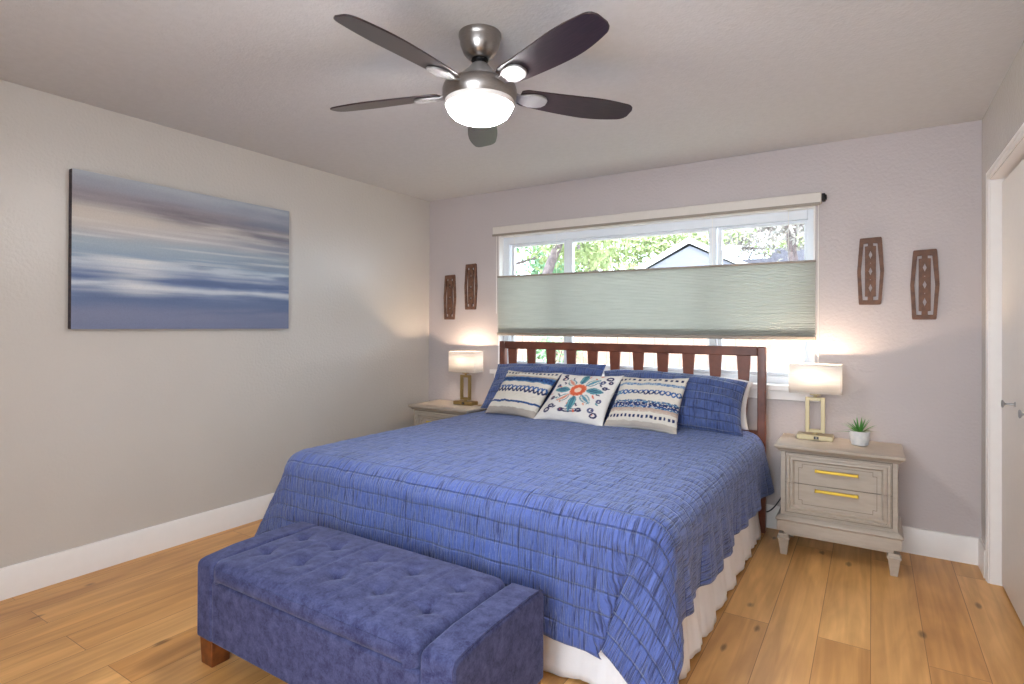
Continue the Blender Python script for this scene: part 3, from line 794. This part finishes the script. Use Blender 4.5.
def stripes2(u, v):
    w = .004 * math.sin(u * 31) + .006 * fbm(u * 9, v * 9, 6, 3)
    y = v + w; c = LINEN; n = fbm(u * 30, v * 70, 12, 3); na, bl_, tl = (30, 46, 92), (52, 98, 158), (120, 166, 184)
    if y < .13: c = (178, 168, 158)
    elif .235 < y < .275: c = mixc(na, bl_, max(0, min(1, .4 + n))) if (u * 21 % 1) < .8 else bl_
    elif .46 < y < .60:
        r = (y - .46) / .14; a = abs(((u * 13 + r * .9) % 1) - .5); b = abs(((u * 13 - r * .9) % 1) - .5)
        if min(a, b) < .2: c = na if r < .5 else bl_
    elif .69 < y < .82:
        k = .5 + n * 1.6; c = mixc(na, bl_, max(0, min(1, k)))
        if y < .715 or y > .80: c = mixc(c, tl, .6)
    elif .82 < y < .85: c = (188, 168, 152)
    elif .91 < y < .95 and (u * 15 % 1) < .5: c = na
    return c
def floral(u, v):
    c = (232, 229, 224); x, y = (u - .49) / 1.42, (v - .59) / 1.42; r = math.hypot(x, y * 1.0); th = math.atan2(y, x)
    na = (52, 54, 92); teal = (74, 138, 150); org = (222, 104, 70)
    if r < .035: return (244, 214, 190)
    if r < .088: return org if (r < .078 or int((th + PI) * 4) % 2) else (238, 190, 160)
    k = (th + PI / 8) / (PI / 4); ki = int(math.floor(k)) % 8; a = (k - math.floor(k) - .5) * PI / 4   # eight petals
    Lp = (.27, .25, .28, .25, .27, .24, .30, .25)[ki]
    if .088 < r < Lp:
        t = (r - .088) / (Lp - .088); wp = .043 * math.sin(PI * t ** .85) ** .8; d = abs(r * math.sin(a))
        if d < wp:
            if ki % 2 == 0: return teal if (d > wp * .75 or d < wp * .22) else (120, 178, 182) if d > wp * .5 else (60, 92, 128)
            return teal if d > wp * .72 else (226, 222, 214) if d > wp * .35 else ((226, 150, 130) if ki in (3, 5) else (96, 150, 170))
    # scrolls in the corners and sprigs along the sides
    for cx, cy, rr, s in ((.16, .16, .052, 0), (.84, .15, .055, 1), (.80, .24, .045, 2), (.20, .25, .04, 0), (.14, .86, .05, 1), (.86, .87, .052, 0), (.80, .79, .036, 2), (.36, .20, .036, 1), (.63, .20, .036, 0), (.13, .93, .03, 0), (.90, .80, .03, 1),
                          (.86, .42, .036, 2), (.15, .42, .034, 1), (.14, .68, .032, 2), (.86, .66, .034, 0)):
        q = math.hypot(u - cx, v - cy); g = math.atan2(v - cy, u - cx)
        if abs(q - rr * (.72 + .24 * math.sin(g + s * 2))) < .0145: return na if s != 2 else (74, 80, 120)
        if q < rr * .2: return org if s == 1 else na
    for q in range(16):
        aa = q * PI / 8 + PI / 16; rr = (.205 if q % 2 else .27) * 1.1; px, py = rr * math.cos(aa) * 1.42 + .49, rr * math.sin(aa) * 1.42 + .59
        dx, dy = u - px, v - py; ca, sa = math.cos(aa), math.sin(aa); p_, q_ = dx * ca + dy * sa, -dx * sa + dy * ca
        if (p_ / .030) ** 2 + (q_ / .0125) ** 2 < 1: return (na, org, teal, (120, 150, 176), (226, 150, 120))[(q * 3) % 5]
    if abs(v - (.165 + 1.6 * (u - .5) ** 2)) < .014 and abs(u - .5) < .14: return na
    if abs(v - (.205 + 1.6 * (u - .5) ** 2)) < .009 and abs(u - .5) < .10: return na
    for cx, cy, cc in ((.25, .55, org), (.30, .36, (224, 150, 120)), (.70, .36, na), (.76, .57, (222, 140, 110)), (.32, .80, na), (.68, .84, org), (.22, .74, na), (.78, .72, na), (.44, .30, (214, 140, 110)), (.57, .30, na), (.5, .90, teal), (.25, .47, na), (.75, .48, org)):
        if abs((u - cx) * .8 + (v - cy) * .6) < .011 and abs((v - cy) * .8 - (u - cx) * .6) < .034: return cc
    return c

def deco(name, pts, th, fn, lb, seed, grp=None):
    n = 112; bm = bmesh.new(); V, sides = pillow(bm, *pts, th, n=n, seed=seed, pinch=.085, wr=.012, power=.5)
    bm.verts.index_update(); cols = [LINEN] * len(bm.verts)
    for j in range(n + 1):
        for i in range(n + 1):
            cols[V[0][j][i].index] = fn(sides[0][j][i][1], sides[0][j][i][2])
    o = link(name, bm, M['print_linen'], smooth=180); set_colors(o.data, cols)
    return tag(o, lb, 'pillow', grp)
G_ = 'patterned throw pillows on the bed'
deco('throw_pillow', ((1.045, -.590, .655), (1.478, -.610, .650), (1.130, -.400, .962), (1.590, -.400, .965)), .13, stripes2, 'blue striped throw pillow, leftmost of the three in front of the shams', 3, G_)
deco('throw_pillow', ((1.470, -.615, .650), (1.995, -.630, .650), (1.590, -.405, .958), (2.050, -.400, .968)), .12, floral, 'white throw pillow with orange-centred teal flower embroidery in the middle', 11, G_)
deco('throw_pillow', ((1.985, -.600, .648), (2.465, -.610, .648), (2.035, -.395, .962), (2.480, -.395, .975)), .14, stripes, 'cream throw pillow with blue stripes and a brown band, rightmost of the three', 7, G_)

# ------------------------------------------------------------------ storage bench
bx_, by_ = (1.280, 2.508), (-2.812, -2.318)
bench = empty('storage_bench', (1.892, -2.565, 0), label='navy blue velvet tufted storage bench at the foot of the bed', cat='bench')
bench.scale = (1.017, 1, 1)
cx0, cx1 = -.614 + .098, .614 - .120                   # cushion span in local x
def arm(x0, x1, name):
    bm = bmesh.new(); n = 16; rings = []
    prof = [(-.247, .105), (-.247, .375), (-.244, .388), (-.235, .397), (-.215, .402), (-.10, .413), (.06, .415), (.18, .413), (.222, .410), (.240, .402), (.247, .385), (.247, .105)]
    loft(bm, [[(x, y, z) for y, z in prof] for x in (x0, x1)])
    bmesh.ops.recalc_face_normals(bm, faces=bm.faces)
    return link(name, bm, M['velvet'], bench, bevel=.012, seg=4)
arm(-.614, cx0, 'arm'); arm(cx1, .614, 'arm')
link('storage_box', B((cx0 - .002, cx1 + .002, -.246, .240, .105, .338)), M['velvet'], bench, bevel=.012, seg=3)
bm = bmesh.new()                                       # piping at the arm's outer edge seams
for xx in (.608,):
    tube(bm, [(xx, y, z + .002) for y, z in [(-.244, .125), (-.246, .375), (-.236, .396), (-.215, .402), (-.10, .413), (.06, .415), (.18, .413), (.222, .410), (.242, .400)]], .003, 6)
link('piping', bm, M['velvet'], bench)
# tufted lid
bm = bmesh.new(); nx, ny = 120, 64
x0, x1, y0, y1 = cx0 + .008, cx1 - .008, -.260, .236
tufts = [(x0 + (x1 - x0) * (i + .5 + (0 if r else 0)) / 5, y0 + (y1 - y0) * (.34 if r == 0 else .68)) for r in (0, 1) for i in range(5)]
G = []
for j in range(ny + 1):
    row = []
    for i in range(nx + 1):
        a, b = -1 + 2 * i / nx, -1 + 2 * j / ny
        hx, hy, rc = (x1 - x0) / 2, (y1 - y0) / 2, .045
        x, y = a * hx, b * hy; ddx, ddy = abs(x) - hx + rc, abs(y) - hy + rc
        if ddx > 0 and ddy > 0:
            kk = max(ddx, ddy) / math.hypot(ddx, ddy); x = math.copysign(hx - rc + ddx * kk, x); y = math.copysign(hy - rc + ddy * kk, y)
        x += (x0 + x1) / 2; y += (y0 + y1) / 2; xf = (x0 + x1) / 2 + a * hx; yf = (y0 + y1) / 2 + b * hy
        ex = min(xf - x0, x1 - xf); ey = min(yf - y0, y1 - yf)
        r = .028; z = .416 + .016 * (1 - a ** 4) * (1 - b ** 4)
        z -= (r - math.sqrt(max(0, r * r - max(0, r - ex) ** 2))) * .8 if ex < r else 0
        z -= (r - math.sqrt(max(0, r * r - max(0, r - ey) ** 2))) * .8 if ey < r else 0
        for tx, ty in tufts:
            d = math.hypot(x - tx, y - ty)
            z -= .022 * math.exp(-(d / .013) ** 2) + .010 * math.exp(-(d / .045) ** 2)
            # creases radiating along x / y from each tuft
            z -= .009 * math.exp(-abs(y - ty) / .006) * math.exp(-((x - tx) / .05) ** 2)
            z -= .008 * math.exp(-abs(x - tx) / .007) * math.exp(-((y - ty) / .055) ** 2)
        for q in range(1, 5):
            sx = x0 + (x1 - x0) * q / 5; z -= .004 * math.exp(-abs(x - sx) / .005) * (1 - b ** 6)
        z -= .0025 * math.exp(-abs(y - (y0 + (y1 - y0) * .51)) / .005) * (1 - a ** 6)
        z += .0012 * fbm(x * 9, y * 9, 3, 3)
        row.append(bm.verts.new((x, y, z)))
    G.append(row)
for j in range(ny):
    for i in range(nx): bm.faces.new((G[j][i], G[j][i + 1], G[j + 1][i + 1], G[j + 1][i]))
rim = [G[0][i] for i in range(nx + 1)] + [G[j][nx] for j in range(1, ny + 1)] + [G[ny][i] for i in range(nx - 1, -1, -1)] + [G[j][0] for j in range(ny - 1, 0, -1)]
low = []
for lev, out in ((.384, .004), (.366, .004), (.354, -.001), (.346, -.012), (.342, -.028)):
    cur = []
    for v_ in rim:
        c = v_.co; dx = 0; dy = 0
        if abs(c.x - x0) < 1e-6: dx = -out
        if abs(c.x - x1) < 1e-6: dx = out
        if abs(c.y - y0) < 1e-6: dy = -out
        if abs(c.y - y1) < 1e-6: dy = out
        cur.append(bm.verts.new((c.x + dx * .3, c.y + dy, lev)))
    low.append(cur)
prev = rim
for cur in low:
    for i in range(len(rim)):
        j = (i + 1) % len(rim); bm.faces.new((prev[j], prev[i], cur[i], cur[j]))
    prev = cur
bm.faces.new(prev)
bmesh.ops.recalc_face_normals(bm, faces=bm.faces)
link('cushion_lid', bm, M['velvet'], bench, smooth=60)
bm = bmesh.new()
tube(bm, [(x0 + .05, -.2605, .3985), (x1 - .05, -.2605, .3985)], .0018, 6)
link('piping', bm, M['velvet'], bench)
for tx, ty in tufts:
    bm = bmesh.new(); lathe(bm, [(.0085, .392), (.0085, .3945), (.005, .3965), (.0, .397)], 12, tx, ty); link('tuft_button', bm, M['velvet'], bench)
for x in (-.568, .568):
    for y in (-.196, .196):
        bm = bmesh.new(); loft(bm, [rect_ring(.036, .036, 0, x, y), rect_ring(.040, .040, .106, x, y)]); link('leg', bm, M['leg_wood'], bench, bevel=.004)

# ------------------------------------------------------------------ nightstands
def nightstand():
    ns = empty('nightstand', (3.286, -.245, 0), cat='nightstand', group='grey painted nightstands beside the bed')
    def frus(bm, lst):
        loft(bm, [rect_ring(a, b, z, 0, c) for a, b, z, c in lst])
    bm = bmesh.new()      # top slab with moulded underside (half-x, half-y, z, y shift)
    frus(bm, [(.285, .180, .588, 0), (.290, .186, .592, 0), (.292, .188, .598, 0), (.303, .200, .606, 0), (.309, .206, .610, 0), (.310, .207, .614, 0), (.310, .207, .624, 0), (.307, .204, .627, 0)])
    link('top', bm, M['ns'], ns, smooth=25, bevel=.0015)
    link('carcass', B((-.279, .279, -.172, .180, .212, .590)), M['ns'], ns, bevel=.002)
    bm = bmesh.new()
    frus(bm, [(.296, .198, .138, 0), (.296, .198, .196, 0), (.302, .204, .200, 0), (.304, .206, .206, 0), (.300, .202, .212, 0), (.288, .186, .222, 0), (.282, .178, .226, 0)])
    link('base_moulding', bm, M['ns'], ns, smooth=25, bevel=.0015)
    link('apron', B((-.262, .262, -.187, .180, .118, .140)), M['ns'], ns, bevel=.002)
    # drawers: each carries its half of the moulded picture frame; a fine groove steps in at the corners
    fy = -.172
    for z0_, z1_, up_ in ((.416, .582, True), (.246, .412, False)):
        d = link('drawer', B((-.253, .253, fy - .006, fy, z0_, z1_)), M['ns'], ns, bevel=.0012)
        bm = bmesh.new()
        ox, ix = .250, .206; zo = z1_ - .003 if up_ else z0_ + .003; zi = zo - .040 if up_ else zo + .040; ze = z0_ if up_ else z1_
        def prof(t): return [(0, -.001), (.10, -.013), (.34, -.015), (.44, -.006), (.66, -.011), (.80, -.012), (1, -.001)][t]
        secs = []
        for (xs, za, zb) in ((-1, ze, None), (-1, None, 1), (1, None, 1), (1, ze, None)):
            r = []
            for t in range(7):
                w, dep = prof(t); xx = xs * (ox + (ix - ox) * w); zz = za if za is not None else zo + (zi - zo) * w
                r.append((xx, fy - .006 + dep, zz))
            secs.append(r)
        loft(bm, secs, cap=False, closed=False); bmesh.ops.recalc_face_normals(bm, faces=bm.faces)
        link('frame_moulding', bm, M['ns'], d, smooth=30)
        # stepped inlay line
        s = 1 if up_ else -1; zc = zi + (-.013 if up_ else .013)
        pts = [(-.186, ze), (-.186, zc - s * .022), (-.168, zc - s * .022), (-.168, zc), (.168, zc), (.168, zc - s * .022), (.186, zc - s * .022), (.186, ze)]
        bm = bmesh.new()
        for (xa, za), (xb, zb) in zip(pts, pts[1:]):
            box(bm, min(xa, xb) - .0011, max(xa, xb) + .0011, fy - .0075, fy - .0055, min(za, zb) - .0011, max(za, zb) + .0011)
        link('inlay_line', bm, M['nsgroove'], d, smooth=0)
        hz = .502 if up_ else .392
        bm = bmesh.new()
        box(bm, -.100, .100, fy - .042, fy - .029, hz - .0075, hz + .0075)
        for xx in (-.082, .082): box(bm, xx - .005, xx + .005, fy - .032, fy - .006, hz - .004, hz + .004)
        for xx in (-.100, .100): box(bm, xx - .003, xx + .003, fy - .0435, fy - .0275, hz - .009, hz + .009)
        link('handle', bm, M['brass'], d, bevel=.002)
    link('drawer_gap', B((-.253, .253, fy - .002, fy, .412, .416), (-.256, -.253, fy - .002, fy, .243, .585), (.253, .256, fy - .002, fy, .243, .585), (-.256, .256, fy - .002, fy, .582, .585), (-.256, .256, fy - .002, fy, .243, .246)), M['nsgroove'], ns, smooth=0)
    for x in (-.262, .262):
        for y in (-.168, .150):
            bm = bmesh.new()
            loft(bm, [rect_ring(a, a, z, x, y) for a, z in ((.016, 0), (.017, .004), (.026, .082), (.027, .088), (.032, .092), (.032, .102), (.026, .106), (.026, .120))])
            link('foot', bm, M['ns'], ns, smooth=25, bevel=.001)
    return ns
ns = nightstand(); ns['label'] = 'grey two-drawer nightstand right of the bed, holding a potted plant'
ns2 = copy_tree(ns); ns2.location = (.455, -.225, 0); ns2['label'] = 'grey nightstand left of the bed in the room corner, half hidden by the bed'

# ------------------------------------------------------------------ table lamps
def lamp(metal):
    t = empty('table_lamp', (0, 0, 0), cat='lamp', group='table lamps on the nightstands')
    link('base', B((-.096, .096, -.048, .048, 0, .030)), metal, t, bevel=.003)
    o = link('outlet', B((-.004, .022, -.050, -.047, .007, .024)), M['black'], t, bevel=.001)
    link('socket_slot', B((.006, .012, -.0508, -.0498, .012, .019)), M['nickel'], o)
    bm = bmesh.new(); b = .011
    for x0_, x1_, c0, c1 in ((-.052, -.030, .040, .250), (.030, .052, .040, .250), (-.030, .030, .040, .060), (-.030, .030, .230, .250)):
        box(bm, x0_, x1_, -.011, .011, c0, c1)
    link('frame', bm, metal, t, bevel=.0015)
    bm = bmesh.new(); lathe(bm, [(.014, .030), (.014, .040)], 20); link('neck', bm, metal, t)
    bm = bmesh.new(); lathe(bm, [(.010, .250), (.010, .262), (.030, .264), (.030, .270), (.008, .272), (.008, .33)], 20); link('bulb_holder', bm, metal, t)
    bm = bmesh.new(); bz = .33; lathe(bm, [(.013, bz - .01), (.014, bz), (.022, bz + .02), (.028, bz + .038), (.024, bz + .056), (.01, bz + .066), (.002, bz + .067)], 20)
    M_ = emit(mat('bulb_glow', (255, 240, 220), .4), (1, .80, .56), 5)
    link('bulb', bm, M_, t)
    bm = bmesh.new(); hx, hy = .138, .066; zz = (.278, .448)
    def ring(hx, hy, z):
        pts = []; r = .008
        for cx, cy, a0 in ((hx - r, -hy + r, -90), (hx - r, hy - r, 0), (-hx + r, hy - r, 90), (-hx + r, -hy + r, 180)):
            for q in range(4): a = R(a0 + 30 * q); pts.append((cx + r * math.cos(a), cy + r * math.sin(a), z))
        return pts
    loft(bm, [ring(hx, hy, zz[0]), ring(hx, hy, (zz[0] + zz[1]) / 2), ring(hx, hy, zz[1])], cap=False)
    sh = link('shade', bm, M['lampshade'], t)
    so = sh.modifiers.new('solid', 'SOLIDIFY'); so.thickness = .0015
    bm = bmesh.new()
    for z in zz:
        bm = bmesh.new(); tube(bm, [(p[0] * .995, p[1] * .99, z) for p in ring(hx, hy, z)] + [(ring(hx, hy, z)[0][0] * .995, ring(hx, hy, z)[0][1] * .99, z)], .0016, 6); link('shade_rim', bm, M['rail'], sh)
    bm = bmesh.new()
    tube(bm, [(-hx, 0, zz[0] + .006), (hx, 0, zz[0] + .006)], .0015, 6); tube(bm, [(0, -hy, zz[0] + .006), (0, hy, zz[0] + .006)], .0015, 6)
    link('shade_spider', bm, M['rail'], sh)
    light('lamp_bulb_light', 'POINT', 30, (0, 0, .385), (1, .76, .55), .028, parent=t)
    return t
la = lamp(M['champagne']); la.location = (3.162, -.155, .627); la['label'] = 'champagne table lamp with lit rectangular shade on the right nightstand'
lb_ = copy_tree(la); lb_.location = (.535, -.145, .627); lb_['label'] = 'brass table lamp with lit rectangular shade on the left nightstand near the corner'
for ch in lb_.children:
    if ch.name.split('.')[0] in ('base', 'frame', 'neck', 'bulb_holder'):
        ch.data = ch.data.copy(); ch.data.materials.clear(); ch.data.materials.append(M['gold'])

bm = bmesh.new(); tube(bm, [(.632, -.145, .636), (.66, -.145, .631), (.70, -.143, .631), (.755, -.14, .631)], .0028, 8)
tag(link('power_cord', bm, M['gold']), 'thin brass-coloured lamp cord lying on the left nightstand', 'cord')
bm = bmesh.new(); pts = []
for q in range(21):
    t = q / 20; pts.append((3.000 - .175 * t, -.030 - .012 * math.sin(t * PI), .290 - .20 * math.sin(t * PI * .62) ** 1.0 + .02 * t))
tube(bm, pts, .004, 8)
tag(link('power_cord', bm, M['cord']), 'black cord hanging between the bed and the right nightstand', 'cord')

# ------------------------------------------------------------------ potted succulent
pt = empty('potted_plant', (3.390, -.205, .6272), label='small spiky green plant in a white pot on the right nightstand', cat='plant')
bm = bmesh.new(); lathe(bm, [(.034, 0), (.042, .004), (.046, .020), (.050, .050), (.051, .078), (.049, .081), (.046, .079), (.045, .060)], 36); link('pot', bm, M['pot'], pt)
bm = bmesh.new(); lathe(bm, [(.0455, .058), (.0455, .068), (.02, .071), (.001, .071)], 24); link('soil', bm, M['soil'], pt)
random.seed(4)
for k in range(26):
    az = k * 2.399 + random.uniform(-.2, .2); til = R(12 + 62 * (k / 25) + random.uniform(-6, 6)); ln = random.uniform(.085, .125) * (1 if k < 15 else 1.18)
    bm = bmesh.new(); rg = []; d = Vector((math.cos(az) * math.sin(til), math.sin(az) * math.sin(til), math.cos(til))); sd = Vector((-math.sin(az), math.cos(az), 0)); nn = d.cross(sd)
    for q in range(9):
        t = q / 8; w = .0065 * (1 - t ** 1.6) + .0004; p = Vector((0, 0, .068)) + d * ln * t + Vector((0, 0, -.028 * (t ** 2) * math.sin(til))) + Vector((math.cos(az), math.sin(az), 0)) * .006
        rg.append([p - sd * w, p - nn * w * .35, p + sd * w, p + nn * w * .25])
    loft(bm, rg); link('leaf', bm, M['leaf'] if k < 17 or k % 3 else M['leaf2'], pt, smooth=60)

# ------------------------------------------------------------------ outdoors
tag(link('lawn', B((-14, 18, .3, 22, -.32, -.22)), M['grass']), 'grass yard outside the window', 'lawn')['kind'] = 'structure'
hs = empty('neighbor_house', (.17, 8.2, -.22), label='neighboring house with grey siding and white gable trim outside the window', cat='house')
def hb(pts, y0, y1):
    bm = bmesh.new(); loft(bm, [[(x, y, z) for x, z in pts] for y in (y0, y1)]); bmesh.ops.recalc_face_normals(bm, faces=bm.faces); return bm
zp = 3.36
link('wall', hb([(-2.0, 0), (1.9, 0), (1.9, zp - 1.06), (0, zp - .12), (-2.0, zp - 1.10)], 0, 5), M['siding'], hs, smooth=0)
for sx in (-1, 1):
    sl = .52
    link('roof', hb([(0, zp + .04), (sx * 2.5, zp + .04 - 2.5 * sl), (sx * 2.5, zp - .06 - 2.5 * sl), (0, zp - .06)], -.05, 5.2), M['shingle'], hs, smooth=0)
    link('fascia', hb([(0, zp + .05), (sx * 2.5, zp + .05 - 2.5 * sl), (sx * 2.5, zp - .07 - 2.5 * sl), (0, zp - .07)], -.08, -.05), M['fascia'], hs, smooth=0)
hs2 = empty('distant_house', (3.2, 11.5, -.22), label='low grey roofed building farther away behind the right window pane', cat='house')
link('wall', B((-3.2, 3.0, 0, 4, 0, 2.9)), M['siding'], hs2)
link('roof', hb([(-3.5, 2.9), (3.3, 2.9), (3.3, 3.43), (-1.75, 3.43), (-1.85, 3.21), (-3.5, 3.21)], -.4, 4.4), M['shingle'], hs2, smooth=0)
link('fascia', B((-3.5, 3.3, -.46, -.4, 2.86, 2.96)), M['fascia'], hs2)
fe = empty('fence', (1.5, 4.6, -.22), label='tan wooden plank fence seen under the blind', cat='fence')
for k in range(40):
    x = -3.9 + k * .2; link('plank', B((x + .006, x + .194, 0, .022, .05, 1.62 + .01 * (k % 3))), M['fence'], fe)
for z in (.35, 1.35): link('fence_rail', B((-3.9, 4.1, .022, .06, z, z + .09)), M['fence'], fe)

def tree(loc, h, trunk_pts, rad, crown_c, crown_r, nleaf, fm, lb, seed, leaf=.075):
    rnd = random.Random(seed)
    t = empty('tree', loc, label=lb, cat='tree')
    bm = bmesh.new(); tube(bm, trunk_pts, [rad * (1 - .55 * i / (len(trunk_pts) - 1)) for i in range(len(trunk_pts))], 12)
    tip = Vector(trunk_pts[-1]); mid = Vector(trunk_pts[len(trunk_pts) // 2]); C_ = Vector(crown_c)
    for q in range(11):
        e = C_ + Vector([rnd.uniform(-1, 1) * c * .85 for c in crown_r]); s = tip if q % 2 else mid.lerp(tip, rnd.random())
        m1 = s.lerp(e, .5) + Vector((rnd.uniform(-.25, .25), rnd.uniform(-.25, .25), rnd.uniform(-.1, .3)))
        tube(bm, [s, s.lerp(m1, .5), m1, m1.lerp(e, .6) + Vector((0, 0, rnd.uniform(-.15, .15))), e], [rad * .36, rad * .3, rad * .22, rad * .15, rad * .06], 7)
    link('trunk', bm, M['bark'], t, smooth=60)
    bm = bmesh.new()
    cl = [C_ + Vector([rnd.gauss(0, .5) * c for c in crown_r]) for _ in range(26)]
    for q in range(nleaf):
        c = rnd.choice(cl); p = c + Vector([rnd.gauss(0, .17) * r_ for r_ in crown_r])
        a = Vector((rnd.uniform(-1, 1), rnd.uniform(-1, 1), rnd.uniform(-1, 1))).normalized(); b = a.orthogonal().normalized(); s = leaf * rnd.uniform(.6, 1.2); nrm = a.cross(b) * s * .12
        bm.faces.new([bm.verts.new(p + v_) for v_ in (a * s, b * s * .45 + nrm, -a * s, -b * s * .45 + nrm)])
    link('foliage', bm, fm, t, smooth=0)
    return t
gz = -.22
tree((-2.05, 5.2, gz), 5, [(0, 0, 0), (.05, 0, 1.2), (.22, 0, 2.0), (.50, 0, 2.7), (.9, 0, 3.5), (1.1, 0, 4.2)], .13, (.9, .4, 3.6), (1.5, 1.2, .8), 3600, M['foliage'], 'leaning tree seen through the left window pane', 1)
tree((-3.35, 6.0, gz), 5, [(0, 0, 0), (-.03, 0, 1.4), (0, 0, 2.6), (.1, 0, 3.8)], .11, (.2, 0, 3.8), (1.3, 1.2, 1.1), 2200, M['foliage3'], 'straight trunked tree behind the left window pane edge', 2)
tree((-2.3, 9.6, gz), 6, [(0, 0, 0), (-.1, 0, 1.6), (-.35, 0, 2.9), (-.85, 0, 3.8), (-1.3, 0, 4.6)], .17, (0, .6, 3.75), (2.2, 1.4, 1.0), 7500, M['foliage'], 'branching tree behind the left slope of the white gable', 3)
tree((-2.9, 7.2, gz), 4, [(0, 0, 0), (.05, 0, 1.2), (0, 0, 2.4)], .07, (.15, 0, 2.6), (.75, .8, .75), 2600, M['foliage2'], 'light green bushy tree left of centre beyond the window', 4, .06)
tree((-1.4, 17.6, gz), 7, [(0, 0, 0), (.1, 0, 2), (0, 0, 4.5)], .2, (1.2, 0, 4.7), (3.2, 1.8, 1.1), 4500, M['foliage3'], 'wide leafy tree rising behind the neighboring roof', 5, .09)
tree((2.35, 7.0, gz), 5, [(0, 0, 0), (.03, 0, 1.6), (-.04, 0, 2.6), (-.18, 0, 3.4), (-.3, 0, 4.2)], .10, (-.2, 0, 3.5), (1.1, 1.0, .6), 800, M['foliage3'], 'slim tree at the right edge of the window view', 6)
tree((2.2, 16.5, gz), 5, [(0, 0, 0), (0, 0, 1.6), (.1, 0, 2.9)], .12, (.1, 0, 4.0), (1.7, .8, .40), 3600, M['foliage'], 'yellow green rounded tree above the distant low roof', 7, .07)
tree((-.9, 4.0, gz), 2, [(0, 0, 0), (.02, 0, .5), (0, 0, .9)], .03, (0, 0, 1.0), (.30, .25, .45), 900, M['foliage2'], 'green shrub in front of the fence below the blind', 8, .05)
tag(link('overhang', B((-1.2, W + 1.2, T, .62, 2.50, 2.56)), M['fascia']), 'white roof eave above the outside of the window', 'eave')['kind'] = 'structure'
